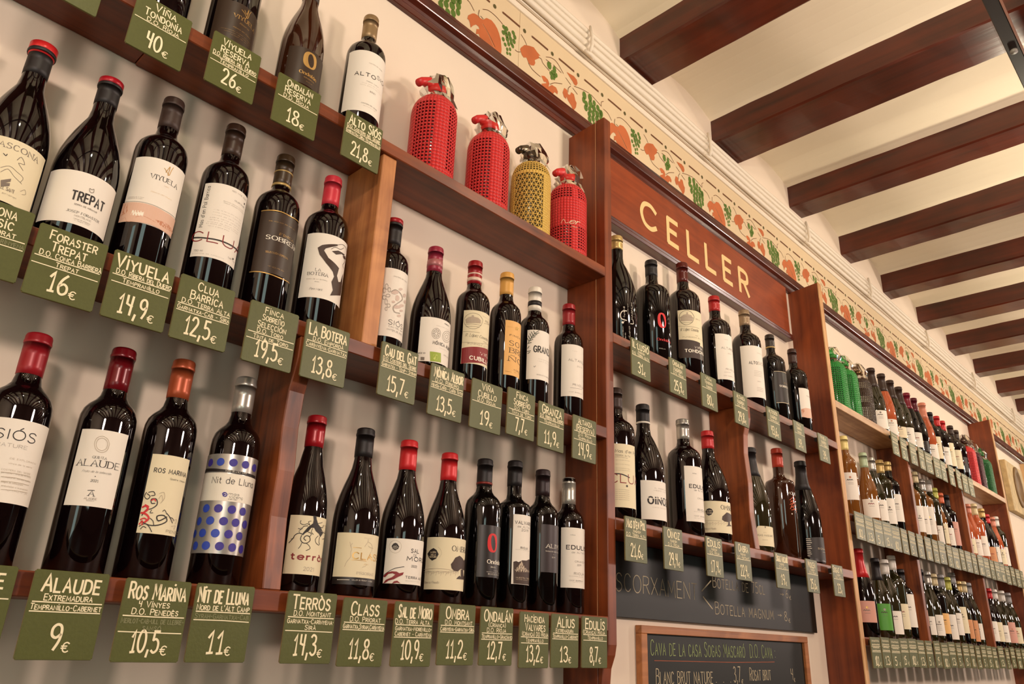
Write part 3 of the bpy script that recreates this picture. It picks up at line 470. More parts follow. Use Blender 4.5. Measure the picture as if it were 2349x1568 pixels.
PRINT={
 '1_vires':[
  ('T','VIYUELA',-12.6,31.9,80.8,9,'f','o'),
  ('T','Reserva',-1.8,15.7,71.4,4,'c','o'),
  ('S','o',0.9,[(-2.8,100.7),(3.2,96.7),(9.3,91.3),(11.6,103.8),(13.9,109.1)]),
  ('S','o',0.9,[(2.0,103.1),(6.5,97.8),(8.7,109.3),(8.3,96.1),(5.6,87.5)]),
  ('T','Ribera del Duero',-10.7,22.3,59.5,3,'c','o'),
  ('T','tempranillo criado en barrica',-28.3,30.0,51.8,1.8,'c','o'),
  ('T','seleccion de vinas propias',-22.8,31.8,47.6,1.8,'c','o'),
  ('T','ronda de la muralla',-12.9,34.1,43.6,1.8,'c','o'),
 ],
 '1_onda':[
  ('O','o',-0.7,83.9,13,17),
  ('T','Ondalán',-16.4,17.6,50.4,8,'F','o'),
  ('T','RESERVA',-7.1,13.1,43.7,2.4,'b','o'),
  ('T','RIOJA',-2.1,10.4,37.2,2,'s','o'),
 ],
 '1_alto':[
  ('T','ALTO',-38.4,2.2,128.4,10,'b','k'),
  ('T','SIÓS',5.3,38.2,133.9,10,'s','k'),
  ('T','COSTERS DEL SEGRE',-14.6,17.2,159.5,2.5,'s','g'),
  ('T','RIBERA CAPUT',-14.7,11.9,116.8,2.3,'s','k'),
  ('T','vinya vella de la finca',-23.5,18.3,111.4,1.6,'s','g'),
  ('T','collita seleccionada a ma',-25.7,19.4,106.8,1.6,'s','g'),
  ('T','2021',-6.5,5.7,95.9,3.5,'b','g'),
  ('T','COSTERS DEL SEGRE',-19.5,15.3,65.5,2.8,'s','k'),
  ('T','denominacio d origen',-15.0,12.2,61.2,1.6,'s','g'),
 ],
 '2_ascona':[
  ('T','CASCONA',-26.6,28.9,95.4,9.5,'f','g'),
  ('S','g',0.5,[(-9.3,66.2),(-1.2,72.1),(8.1,68.5),(16.6,65.0),(14.8,57.4)]),
  ('S','g',0.5,[(-7.9,60.3),(-1.7,67.5),(6.5,61.1),(17.1,56.6)]),
  ('S','g',0.6,[(4.2,83.7),(7.7,90.2),(13.5,82.8),(6.6,80.8),(13.9,74.2)]),
  ('S','k',0.9,[(-11.0,86.2),(-8.1,84.1),(-7.2,86.7)]),
  ('P','g',[(-5.3,49.7),(4.3,56.6),(4.5,52.4),(-4.2,44.9)]),
  ('P','g',[(-4.5,46.4),(4.5,50.3),(4.9,46.2),(-3.3,41.4)]),
  ('T','EL SANT',-3.0,11.7,39.2,6,'f','g'),
  ('T','priorat',0.1,16.0,33.7,2.5,'s','g'),
  ('S','g',0.4,[(18.1,46.4),(23.0,51.7),(25.9,47.0),(21.0,43.9)]),
 ],
 '2_trepat':[
  ('T','TREPAT',-17.4,24.0,62.2,16,'b','k'),
  ('T','SERRA DE MIRAMAR',-12.2,16.2,55.2,2.6,'b','g'),
  ('T','JOSEP FORASTER',-18.9,22.5,44.0,4,'f','k'),
  ('T','MONTBLANC',-8.8,11.6,39.2,3,'s','g'),
  ('T','conca de barbera',-8.7,11.2,35.4,2,'s','g'),
  ('T','vi negre 2021',-7.8,10.9,33.2,1.8,'s','g'),
  ('S','g',0.6,[(-0.3,84.5),(2.4,83.9),(4.7,85.9),(5.1,80.8),(1.2,79.8),(-0.3,84.5)]),
 ],
 '2_viyuela':[
  ('T','VIYUELA',-18.2,21.5,141.2,9,'f','k'),
  ('S','o',0.9,[(-3.7,162.5),(1.6,157.0),(4.5,154.3),(6.3,163.9),(8.1,169.8)]),
  ('S','o',0.9,[(-0.8,156.8),(1.9,164.7),(3.5,167.7),(2.7,153.3)]),
  ('T','Ribera del Duero',-14.1,16.4,119.2,2.2,'c','o'),
  ('T','roble',1.1,7.8,134.6,2.2,'c','o'),
  ('T','tempranillo de la ribera',-42.3,-20.2,107.2,1.5,'s','g'),
  ('T','embotellado en origen',-42.4,-21.4,105.0,1.5,'s','g'),
  ('S','g',0.4,[(-46.8,100.5),(-24.3,100.4),(-6.0,99.8),(11.0,98.8),(40.1,101.1)]),
  ('P','p',[(-49.0,99.2),(-24.0,99.0),(-5.8,98.5),(10.3,97.0),(37.2,98.5),(34.8,68.9),(14.4,67.8),(-4.1,69.0),(-24.3,67.9),(-49.2,68.1)]),
  ('P','u',[(-48.8,98.5),(-39.8,96.2),(-36.1,89.3),(-39.1,81.4),(-46.1,78.5),(-45.4,72.3),(-49.7,77.3)]),
  ('P','u',[(-0.1,78.8),(11.0,81.3),(23.6,82.2),(40.1,78.0),(20.5,73.3),(8.5,73.9)]),
  ('P','w',[(-30.7,86.2),(-15.7,86.4),(-15.8,78.2),(-31.6,78.1)]),
  ('S','u',0.6,[(-24.2,75.6),(-16.7,79.0),(-8.3,77.5),(0.7,75.1)]),
  ('S','u',0.4,[(-44.2,72.0),(-38.3,74.3),(-34.8,68.0),(-26.0,68.3)]),
 ],
 '2_clua':[
  ('V',"Mas d'en Pol Barrica",-34.0,104.7,175.9,6,'s','k'),
  ('T','CLUA',-48.1,42.5,81.3,20,'s','r'),
  ('S','k',2.4,[(-50.2,88.2),(-25.9,86.4),(-6.6,86.9),(11.6,87.3),(34.3,88.9)]),
  ('T','750 ml',-39.7,-26.0,64.0,3.6,'s','k'),
  ('T','RED WINE 2020',-2.0,27.8,174.1,2.8,'s','g'),
  ('T','CELLER XAVIER',4.3,26.6,160.0,2.6,'s','k'),
  ('T','garnatxa cabernet sira merlot',-11.6,27.0,153.0,1.6,'s','g'),
  ('T','elaborat i embotellat a la propietat',-10.8,28.4,150.1,1.6,'s','g'),
  ('T','vi de la terra alta amb cos',-22.6,24.1,135.5,1.5,'s','g'),
  ('T','fruita madura i fusta fina',-22.9,24.4,131.0,1.5,'s','g'),
  ('T','vinyes de secà velles',-23.0,24.4,126.3,1.5,'s','g'),
  ('T','sobre terra calcaria',-25.8,22.4,121.6,1.5,'s','g'),
  ('T','verema a mà en caixes',-26.5,22.7,117.9,1.5,'s','g'),
  ('T','criança de dotze mesos',-27.7,22.8,113.8,1.5,'s','g'),
  ('T','en bota de roure francès',-29.3,21.9,110.8,1.5,'s','g'),
  ('T','servir a setze graus',-25.7,5.0,107.0,1.5,'s','g'),
  ('T','14% vol',11.4,29.2,65.3,3.2,'s','k'),
  ('E','k',25.2,167.4,1.5,1.5),
  ('E','k',22.6,69.4,1.6,1.6),
  ('T','producte de catalunya',-41.1,4.8,60.2,1.6,'s','g'),
 ],
 '2_sobre':[
  ('S','o',1.6,[(-41.9,176.3),(-27.9,177.1),(-10.9,177.7),(9.2,176.5),(39.8,181.4)]),
  ('S','o',1.6,[(-43.8,67.1),(-28.0,67.0),(-11.4,65.5),(7.5,64.7),(39.8,69.8)]),
  ('T','FINCA',-6.9,22.0,136.2,5,'f','o'),
  ('T','SOBREÑO',-26.6,39.7,125.2,9,'F','w'),
  ('T','SELECCIÓN ESPECIAL',-23.6,14.9,101.4,3.5,'s','o'),
  ('T','BODEGA',-26.4,20.3,157.1,1.8,'s','o'),
  ('T','TORO',-17.0,10.4,77.4,2,'s','o'),
 ],
 '2_botera':[
  ('T','LA',-28.4,-20.0,104.9,6,'f','k'),
  ('T','BOTERA',-40.8,-7.2,97.1,7,'f','k'),
  ('T','MASIA DE LA BOTERA',-41.4,-7.2,89.0,2.2,'s','g'),
  ('T','2020',-27.3,-20.2,84.3,2,'s','k'),
  ('T','Pere Marti',-33.9,-14.0,70.2,5,'c','k'),
  ('P','t',[(-30.1,147.5),(-23.4,153.3),(2.0,162.3),(2.4,159.4),(-17.1,148.0),(-19.3,143.7),(-10.5,131.8),(11.9,121.5),(9.4,106.3),(14.8,97.4),(21.1,100.3),(26.2,118.3),(29.9,96.9),(29.2,78.8),(0.9,66.5),(4.8,77.9),(0.0,91.0),(3.8,102.6),(-0.0,109.9),(-13.8,121.9),(-25.5,135.0)]),
  ('P','t',[(-6.3,146.0),(5.0,151.9),(23.0,153.1),(21.1,149.5),(14.0,149.7),(2.0,142.8)]),
  ('S','t',0.7,[(2.1,161.1),(12.5,167.3),(25.0,167.4),(30.2,162.2)]),
  ('S','t',0.7,[(-8.0,149.3),(-1.2,155.7),(9.2,156.0),(17.5,163.4)]),
  ('S','t',0.8,[(21.1,149.5),(27.0,142.1),(21.4,132.6),(26.7,128.9)]),
  ('P','t',[(17.5,147.6),(26.9,152.5),(31.4,148.3),(22.4,144.9)]),
 ],
 '2_sios':[
  ('T','SIÓS',-14.4,19.8,59.6,11,'s','k'),
  ('T','CAU DEL GAT',-13.3,22.7,54.2,3.6,'s','k'),
  ('T','COSTERS DEL SEGRE',-15.9,20.4,48.7,2.6,'s','k'),
  ('T','garnatxa sira merlot',-6.0,21.1,47.1,1.6,'s','g'),
  ('T','COSTERS DEL SEGRE',-13.5,20.4,152.5,2.6,'s','g'),
  ('S','s',1.0,[(-20.8,129.5),(-22.0,125.8),(-24.6,126.2),(-26.2,130.9),(-25.3,135.5),(-22.7,135.8),(-20.9,131.5)]),
  ('S','s',1.0,[(-16.2,124.2),(-17.3,121.2),(-19.4,121.4),(-20.7,125.1),(-19.9,128.9),(-17.8,129.3),(-16.3,125.9)]),
  ('S','s',1.0,[(-25.0,121.7),(-26.0,118.4),(-28.2,119.0),(-29.6,123.3),(-28.8,127.4),(-26.6,127.5),(-25.1,123.6)]),
  ('S','s',1.0,[(-16.1,113.4),(-18.1,111.2),(-21.5,111.1),(-23.2,113.5),(-21.6,116.1),(-18.2,116.6),(-16.1,114.6)]),
  ('S','s',1.0,[(-22.8,108.5),(-24.4,105.8),(-27.5,106.1),(-29.1,109.5),(-27.8,112.8),(-24.8,113.0),(-22.9,110.0)]),
  ('S','s',1.0,[(-19.5,99.8),(-20.5,96.2),(-22.7,96.6),(-24.0,101.2),(-23.3,105.7),(-21.2,106.0),(-19.6,101.8)]),
  ('S','s',1.0,[(-14.0,93.9),(-15.4,91.4),(-18.0,91.4),(-19.3,94.2),(-18.2,97.2),(-15.7,97.6),(-14.0,95.2)]),
  ('S','s',1.0,[(-18.7,86.9),(-19.5,84.6),(-21.3,84.8),(-22.3,87.7),(-21.6,90.5),(-20.0,90.8),(-18.8,88.2)]),
  ('P','m',[(-0.2,125.0),(-2.1,121.8),(-7.4,118.7),(-11.6,118.1),(-14.4,119.6),(-14.6,122.3),(-12.1,124.9),(-8.0,126.4),(-2.5,126.8)]),
  ('P','m',[(8.1,134.7),(6.8,132.5),(3.3,130.2),(0.5,129.4),(-1.3,130.1),(-1.5,131.8),(0.1,133.6),(2.8,134.9),(6.5,135.6)]),
  ('P','m',[(2.3,114.7),(1.5,110.5),(-1.4,107.4),(-4.0,107.3),(-5.8,109.9),(-6.2,113.9),(-5.0,117.4),(-2.6,118.8),(0.7,117.9)]),
  ('P','m',[(8.8,99.7),(6.2,96.4),(-0.5,92.8),(-5.5,91.6),(-8.6,92.6),(-8.8,94.9),(-6.0,97.5),(-1.1,99.4),(5.7,100.7)]),
  ('P','m',[(16.6,105.6),(14.5,102.7),(9.3,99.5),(5.6,98.4),(3.2,99.0),(3.0,101.0),(5.0,103.3),(8.6,105.1),(14.0,106.3)]),
  ('P','m',[(22.8,128.6),(21.1,125.2),(16.4,121.7),(13.1,120.7),(11.0,121.9),(10.6,124.5),(12.0,127.2),(15.0,129.0),(19.9,129.8)]),
  ('P','m',[(-5.6,104.5),(-6.3,102.7),(-8.6,101.2),(-10.6,101.0),(-11.9,102.0),(-12.1,103.6),(-11.0,105.2),(-9.1,105.9),(-6.6,105.7)]),
  ('P','m',[(15.9,95.2),(14.4,93.3),(10.4,91.0),(7.4,90.0),(5.6,90.3),(5.4,91.6),(7.0,93.3),(9.9,94.7),(14.0,95.7)]),
  ('P','m',[(10.9,83.2),(9.5,81.0),(5.7,78.7),(2.8,78.0),(0.9,78.6),(0.7,80.2),(2.3,82.1),(5.1,83.4),(9.1,84.0)]),
  ('P','m',[(31.6,120.0),(31.6,117.6),(22.4,112.2),(18.5,110.9),(16.2,111.7),(15.7,114.0),(17.2,116.5),(20.5,118.3),(27.7,120.4)]),
  ('S','s',1.8,[(-14.7,122.1),(-6.9,127.8),(5.0,123.3),(9.8,115.2),(-0.3,103.7),(-8.4,93.8),(-5.0,84.9),(6.6,86.4)]),
 ],
 '2_monica':[
  ('T','MÓNICA ALBOR',-18.5,33.2,52.2,7.5,'b','k'),
  ('T','treixadura',-5.9,15.1,46.4,2,'c','g'),
  ('P','l',[(-22.7,36.4),(-0.7,37.8),(1.0,19.7),(-20.8,17.9)]),
  ('E','L',-11.4,27.6,5,6),
  ('T','ribeiro',-53.2,-31.0,31.4,4.5,'F','k'),
  ('P','g',[(-38.6,25.0),(-31.5,24.6),(-31.5,18.4),(-38.3,18.9)]),
  ('S','g',0.6,[(-4.6,75.8),(-6.8,67.5),(-12.9,63.1),(-19.0,65.4),(-21.7,72.8),(-19.5,80.5),(-13.6,84.2),(-7.3,81.8),(-4.6,75.8)]),
  ('S','g',0.6,[(-7.4,75.0),(-8.8,69.2),(-13.1,66.1),(-17.4,67.7),(-19.3,72.9),(-17.7,78.5),(-13.6,81.2),(-9.2,79.4),(-7.4,75.1)]),
  ('S','g',0.6,[(-10.5,74.3),(-11.2,71.5),(-13.3,70.1),(-15.5,70.8),(-16.4,73.2),(-15.6,75.8),(-13.5,77.1),(-11.3,76.3),(-10.5,74.3)]),
  ('S','g',0.6,[(33.7,83.7),(27.9,73.1),(12.4,63.9),(3.4,64.4),(-0.0,71.5),(2.7,80.2),(11.2,86.0),(25.6,87.5),(33.7,83.7)]),
  ('S','g',0.6,[(24.7,80.0),(20.4,72.7),(12.1,67.4),(5.7,67.5),(3.1,72.3),(5.2,78.3),(11.3,82.4),(19.6,82.8),(24.7,80.0)]),
  ('S','g',0.6,[(16.2,76.6),(15.0,73.6),(11.7,71.3),(8.6,71.3),(7.4,73.5),(8.4,76.4),(11.3,78.3),(14.7,78.3),(16.2,76.6)]),
  ('S','g',0.5,[(-6.3,75.3),(-10.0,74.4)]),
  ('S','g',0.5,[(-8.0,68.7),(-10.8,71.1)]),
  ('S','g',0.5,[(-12.8,65.1),(-13.2,69.3)]),
  ('S','g',0.5,[(-17.8,66.6),(-15.7,70.1)]),
  ('S','g',0.5,[(-20.2,72.3),(-16.9,72.9)]),
  ('S','g',0.5,[(-18.9,78.5),(-16.2,76.0)]),
  ('S','g',0.5,[(-14.2,82.1),(-13.9,77.8)]),
  ('S','g',0.5,[(-8.9,80.7),(-11.2,77.1)]),
  ('T','RIBEIRO',3.1,17.4,97.4,2.4,'b','k'),
  ('T','colleita propia de galicia',-14.6,20.1,89.2,1.5,'s','g'),
  ('T','vino tinto',6.0,24.9,35.4,4,'s','g'),
 ],
 '2_cubillo':[
  ('P','r',[(-42.9,77.3),(27.9,86.5),(27.9,52.8),(-42.5,44.4)]),
  ('T','VIÑA',-4.7,27.9,66.8,6.5,'b','w'),
  ('T','CUBILLO',-25.9,27.6,53.6,9,'X','w'),
  ('T','FUNDADA EN 1877',-31.2,27.7,84.9,2.8,'s','k'),
  ('T','R. López Cosecha',-37.1,14.8,101.2,8,'c','k'),
  ('T','VINO FINO DE MESA',-32.8,17.0,88.4,1.6,'s','g'),
  ('S','g',0.6,[(-3.5,138.7),(-6.8,128.2),(-15.6,120.0),(-26.3,118.0),(-35.8,123.1),(-41.3,132.6),(-40.1,142.3),(-32.8,149.1),(-22.4,151.6),(-12.0,149.6),(-4.7,143.1),(-3.5,138.7)]),
  ('P','q',[(-39.1,137.4),(-32.8,142.5),(-26.6,144.0),(-26.8,146.7),(-23.0,147.0),(-22.0,143.5),(-13.7,142.9),(-7.8,138.8),(-8.0,131.9),(-37.2,129.1)]),
  ('S','g',0.5,[(-39.8,126.6),(-25.7,127.7),(-7.2,128.1)]),
  ('S','g',0.5,[(-36.8,122.3),(-25.4,123.1),(-9.8,123.3)]),
  ('T','Rioja Alta',-5.3,21.2,148.0,2.4,'c','g'),
  ('T','RIOJA',4.2,27.9,139.1,5,'f','g'),
  ('S','g',0.4,[(-44.4,112.3),(-24.8,111.2),(-9.1,112.1)]),
  ('S','g',0.4,[(0.5,134.5),(11.1,137.0),(27.9,141.9)]),
  ('T','100%',0.9,12.7,95.3,2,'b','k'),
  ('S','g',0.4,[(-43.7,89.4),(-15.9,88.5),(27.9,98.1)]),
 ],
 '2_sobreY':[
  ('T','FINCA',-15.8,15.7,134.6,4.2,'b','k'),
  ('T','SO',-15.9,12.2,113.8,13,'f','k'),
  ('T','BRE',-14.3,25.5,97.9,13,'f','k'),
  ('T','ÑO',-16.1,25.6,79.7,13,'f','k'),
  ('T','TORO',-4.2,18.0,60.5,4,'f','k'),
  ('S','o',0.8,[(-23.1,56.8),(-8.6,56.4),(25.6,60.4)]),
  ('P','o',[(-2.3,157.2),(7.5,159.6),(7.9,153.0),(-2.8,150.4)]),
  ('T','BODEGA',-20.7,-5.4,153.6,1.8,'s','o'),
 ],
 '2_granza':[
  ('T','GRANZA',-27.1,24.0,125.1,17,'n','k'),
  ('T','BODEGAS MATARROMERA',-19.4,24.0,73.3,2.6,'s','k'),
  ('T','VINO ECOLOGICO',-17.6,21.7,109.2,1.8,'s','g'),
  ('T','ribera del duero',-18.5,23.9,104.4,1.6,'s','g'),
  ('S','k',0.7,[(-26.3,92.6),(-24.7,90.3),(-22.5,93.5)]),
  ('S','d',1.2,[(-40.7,143.2),(-34.4,154.7),(-26.6,166.8),(-17.0,174.7)]),
  ('S','d',1.4,[(-37.5,149.1),(-41.8,156.5)]),
  ('S','d',1.4,[(-35.0,153.0),(-39.6,162.1)]),
  ('S','d',1.4,[(-32.2,157.8),(-36.4,167.0)]),
  ('S','d',1.4,[(-29.1,162.2),(-33.2,170.9)]),
  ('S','d',1.4,[(-26.0,166.8),(-28.4,173.0)]),
  ('S','d',1.4,[(-35.9,150.3),(-29.5,153.6)]),
  ('S','d',1.4,[(-32.8,155.7),(-24.9,160.0)]),
  ('S','d',1.4,[(-29.7,160.5),(-21.1,165.5)]),
  ('S','d',1.4,[(-25.7,166.1),(-16.9,169.5)]),
  ('S','d',1.4,[(-39.1,144.8),(-32.5,146.1)]),
  ('S','d',1.4,[(-40.4,132.9),(-37.2,137.7)]),
  ('S','d',1.4,[(-40.9,126.2),(-33.6,127.3)]),
  ('S','d',1.4,[(-40.0,121.0),(-35.1,124.0)]),
 ],
 '2_altanza':[
  ('T','ALTANZA',-29.5,22.4,139.0,6.5,'s','k'),
  ('T','2019',-8.8,8.2,126.8,3.6,'s','g'),
  ('T','RIOJA',-18.9,22.6,81.4,5.5,'s','k'),
  ('S','g',0.5,[(-24.6,75.8),(-8.5,75.9),(8.5,77.8)]),
  ('T','100% BARRICA',-27.8,7.1,65.0,2.6,'s','g'),
  ('T','rioja',-20.2,-9.0,163.0,1.8,'s','g'),
 ],
 '3_sios':[
  ('T','SIÓS',-24.6,18.6,142.6,14,'s','k'),
  ('T','NATURE',-21.3,11.3,133.6,5,'s','s'),
  ('T','DE EXPLORACIO',-3.3,29.1,120.0,2.2,'s','q'),
  ('T','vinya de la serra',-3.4,23.9,114.4,2.2,'s','q'),
  ('T','COSTERS DEL SEGRE',-8.8,24.3,106.6,2.2,'s','q'),
  ('T','garnatxa i sira de la finca',-8.0,25.7,103.4,2.2,'s','q'),
  ('T','vi natural sense sulfits',-6.8,28.0,98.5,2.2,'s','q'),
  ('T','afegits de collita propia',-5.6,17.7,92.9,2.2,'s','q'),
  ('T','embotellat a la propietat',-4.4,26.6,88.5,2.2,'s','q'),
  ('T','VINYA',1.1,27.4,84.0,2.2,'s','q'),
  ('S','q',0.4,[(-8.2,104.1),(6.8,104.9),(25.0,105.1)]),
  ('S','q',0.4,[(-7.0,99.1),(8.1,100.0),(26.2,99.2)]),
  ('S','q',0.4,[(-5.8,94.2),(9.4,95.1),(26.6,94.9)]),
  ('S','q',0.4,[(-3.5,84.9),(11.9,86.1),(27.6,86.4)]),
 ],
 '3_alaude':[
  ('T','QUINTA',-18.0,-2.3,138.4,3.8,'f','k'),
  ('T','ALAUDE',-34.7,15.6,128.6,10,'f','k'),
  ('T','Fruto de la selección',-26.1,6.7,120.8,3.4,'c','k'),
  ('E','k',-10.2,116.3,0.6,0.6),
  ('T','2021',-14.0,-5.9,109.4,4,'f','k'),
  ('T','A',-13.0,-6.8,92.4,8,'f','k'),
  ('S','k',0.7,[(-14.7,98.7),(-11.2,99.3),(-7.5,99.4)]),
  ('T','ALAUDE',-16.5,-2.8,88.0,3,'f','g'),
  ('T','BODEGAS',-13.6,-5.4,86.0,1.5,'s','g'),
  ('S','q',0.5,[(-3.1,158.1),(-4.1,150.4),(-9.4,146.6),(-15.9,149.1),(-19.6,156.4),(-18.3,163.8),(-12.7,167.0),(-6.3,164.2),(-3.1,158.2)]),
  ('S','q',0.5,[(-5.1,157.8),(-5.8,151.9),(-9.9,149.0),(-14.8,150.9),(-17.6,156.4),(-16.6,162.1),(-12.4,164.6),(-7.5,162.4),(-5.1,157.8)]),
 ],
 '3_ros':[
  ('T','ROS MARINA',-22.6,21.4,135.0,7,'b','k'),
  ('T','Quatre Vinyes',-1.5,21.8,127.4,3,'s','k'),
  ('T','PENEDÈS',6.5,40.4,60.6,4,'s','g'),
  ('S','k',1.4,[(-25.7,71.7),(-15.7,67.2),(-4.5,68.4),(4.8,74.7),(-0.2,81.0),(-8.3,79.2),(-5.5,73.4),(3.7,79.8)]),
  ('S','k',1.2,[(-26.2,78.6),(-22.6,85.7),(-16.5,87.9),(-11.1,93.7),(-13.2,100.5),(-18.8,99.9),(-17.8,94.8),(-13.8,95.1)]),
  ('S','k',1,[(-26.4,108.3),(-27.9,102.9),(-23.7,99.6),(-21.1,103.3),(-25.2,106.6)]),
  ('S','k',1,[(-26.8,64.8),(-20.8,68.6),(-15.4,65.6),(-10.9,59.1)]),
  ('S','k',1,[(2.8,84.1),(7.5,80.4),(13.6,73.4)]),
  ('S','k',0.8,[(-2.9,85.9),(-0.7,88.0),(3.0,83.2)]),
  ('S','k',1,[(-23.8,108.4),(-18.2,109.7),(-15.8,105.5),(-19.7,104.3)]),
  ('S','k',0.9,[(-24.4,61.5),(-21.8,65.1),(-18.2,63.6)]),
  ('S','k',0.9,[(-10.2,67.7),(-11.9,72.7),(-15.8,75.8)]),
  ('S','k',0.8,[(7.7,79.5),(12.1,79.3),(15.3,76.3)]),
  ('S','k',0.8,[(-16.1,86.2),(-17.1,82.6),(-13.9,82.9)]),
  ('S','R',2.2,[(-27.6,88.9),(-23.7,90.9),(-20.3,86.7),(-25.3,82.1)]),
  ('S','R',2.4,[(-27.8,82.0),(-21.6,80.6),(-17.3,75.7),(-21.2,70.3)]),
  ('S','R',1.6,[(-26.9,73.4),(-22.2,75.4),(-18.3,72.2)]),
  ('S','R',1.4,[(-18.5,98.2),(-15.6,100.2),(-13.5,97.8)]),
  ('S','R',1.4,[(-27.3,67.4),(-24.0,71.8),(-23.8,66.7)]),
  ('S','R',1.2,[(-24.9,92.5),(-20.2,90.2),(-22.6,85.7)]),
  ('S','q',0.5,[(-11.3,107.7),(-6.0,110.2),(-3.8,103.4),(-7.4,95.9)]),
  ('S','q',0.5,[(-10.8,100.7),(-7.8,106.4),(-5.6,99.6)]),
  ('S','q',0.5,[(8.7,75.3),(20.1,78.7),(18.9,73.3)]),
  ('S','q',0.5,[(12.5,68.8),(19.7,70.7),(18.3,66.2)]),
 ],
 '3_nit':[
  ('P','W',[(-68.0,151.8),(-56.6,151.5),(-22.2,150.5),(-3.6,150.3),(37.8,150.4),(37.8,112.4),(7.8,112.3),(-15.8,112.0),(-68.5,113.5),(-68.0,112.5)]),
  ('P','k',[(-68.0,156.8),(-60.2,158.3),(-23.0,155.6),(1.8,154.9),(28.2,154.5),(28.0,149.9),(0.4,151.0),(-22.4,151.8),(-57.4,153.2),(-68.0,151.9)]),
  ('T',"NORD DE L'ALT CAMP",-23.1,6.8,152.6,3.2,'s','w'),
  ('T','Nit de Lluna',-39.9,23.3,136.2,11,'s','k'),
  ('T','mas',-13.6,0.5,120.8,4.5,'s','k'),
  ('T','vicenç',-12.6,6.8,117.0,4.5,'s','k'),
  ('T','celler',-13.5,-0.9,114.3,3,'s','k'),
  ('P','v',[(-22.6,122.2),(-20.5,124.2),(-17.8,124.1),(-15.3,122.0),(-15.5,119.0),(-17.6,117.5),(-20.8,118.2)]),
  ('S','w',0.6,[(-20.1,121.6),(-17.9,122.2),(-17.1,120.0),(-19.2,119.2)]),
  ('E','b',-32.2,166.1,4.6,4.6),
  ('E','v',-14.7,166.1,4.6,4.6),
  ('E','v',-50.0,165.8,4.6,4.6),
  ('E','v',2.6,165.8,4.6,4.6),
  ('E','v',20.1,164.8,4.6,4.6),
  ('E','b',-41.7,101.3,4.7,4.7),
  ('E','v',-24.0,101.5,4.7,4.7),
  ('E','v',-6.2,101.4,4.7,4.7),
  ('E','v',10.8,101.0,4.7,4.7),
  ('E','b',-51.6,84.2,4.7,4.7),
  ('E','b',-32.3,84.7,4.7,4.7),
  ('E','v',-14.5,84.8,4.7,4.7),
  ('E','v',2.1,84.6,4.7,4.7),
  ('E','v',19.1,84.4,4.7,4.7),
  ('E','b',-40.6,68.0,4.7,4.7),
  ('E','b',-22.4,68.1,4.7,4.7),
  ('E','v',-5.2,68.2,4.7,4.7),
  ('E','v',11.9,67.5,4.7,4.7),
  ('E','b',-50.2,51.2,4.7,4.7),
  ('E','b',-32.0,51.4,4.7,4.7),
  ('E','v',-14.3,51.4,4.7,4.7),
  ('E','v',3.2,51.3,4.7,4.7),
  ('E','v',19.9,50.8,4.7,4.7),
  ('E','b',-58.3,67.6,4.7,4.7),
 ],
 '3_terros':[
  ('T','terròs',-29.5,33.0,46.3,11,'X','r'),
  ('T','2021',-9.6,7.8,31.0,6.5,'s','s'),
  ('P','k',[(-5.0,110.6),(-0.0,110.7),(1.0,106.4),(4.9,99.5),(8.0,97.4),(15.9,91.6),(19.2,88.0),(12.8,81.3),(8.7,85.7),(2.2,88.8),(-1.4,93.3),(-5.7,92.8),(-9.1,87.5),(-13.6,84.2),(-16.2,81.1),(-18.2,81.9),(-15.0,87.0),(-10.9,93.2),(-7.3,96.5),(-4.0,99.4),(-3.6,104.3)]),
  ('S','k',1.2,[(-16.3,82.0),(-22.3,83.6),(-27.8,80.4),(-30.1,75.5),(-35.5,69.2)]),
  ('S','k',1,[(-11.2,95.1),(-16.9,93.7),(-20.2,89.5),(-24.2,90.3)]),
  ('S','k',0.8,[(-8.3,96.4),(-12.5,98.0),(-17.2,96.1),(-22.3,98.2),(-21.9,102.2)]),
  ('S','k',1.1,[(-18.1,80.9),(-19.2,75.0),(-15.7,70.5),(-9.8,70.0),(-5.2,74.3),(-7.1,79.9),(-12.2,80.4),(-14.6,76.3),(-11.3,73.7)]),
  ('S','k',0.8,[(-10.7,69.9),(-6.3,67.4),(-3.6,62.8),(-9.3,59.4)]),
  ('S','k',0.8,[(-16.6,69.9),(-17.9,65.5),(-20.3,61.5)]),
  ('S','k',0.8,[(7.8,82.6),(3.4,77.2),(5.7,71.6),(12.0,69.4)]),
  ('S','k',0.9,[(11.2,81.1),(11.0,74.2),(13.4,70.6)]),
  ('S','k',0.8,[(2.3,99.6),(8.7,101.5),(13.2,103.2)]),
  ('S','k',0.9,[(6.8,96.3),(15.0,95.4),(18.0,99.9)]),
  ('S','k',0.8,[(16.7,88.7),(33.0,88.9),(33.1,82.9),(19.5,79.2)]),
  ('S','k',0.8,[(-10.0,86.4),(-4.5,84.1),(-6.9,79.0)]),
  ('S','k',0.8,[(-3.5,92.0),(-4.9,87.0),(-1.1,83.5)]),
  ('S','k',0.7,[(-8.9,97.3),(-11.0,101.1),(-7.1,102.5)]),
  ('S','k',0.6,[(-28.2,76.5),(-33.1,74.5)]),
  ('S','k',0.6,[(-18.4,90.6),(-22.7,86.5),(-21.5,84.6)]),
  ('S','q',0.5,[(12.6,90.1),(33.1,91.9),(33.0,87.0),(33.1,76.9)]),
  ('S','q',0.5,[(14.3,98.3),(28.7,100.3),(33.0,96.1)]),
  ('S','q',0.5,[(-23.1,89.4),(-21.4,91.4),(-17.6,91.7)]),
  ('S','q',0.5,[(19.5,79.2),(33.0,79.0),(33.0,74.0)]),
 ],
 '3_class':[
  ('T','CLASS',-22.8,35.2,56.0,12,'N','o'),
  ('S','o',0.8,[(-23.3,72.5),(-16.9,72.9),(-10.5,72.4)]),
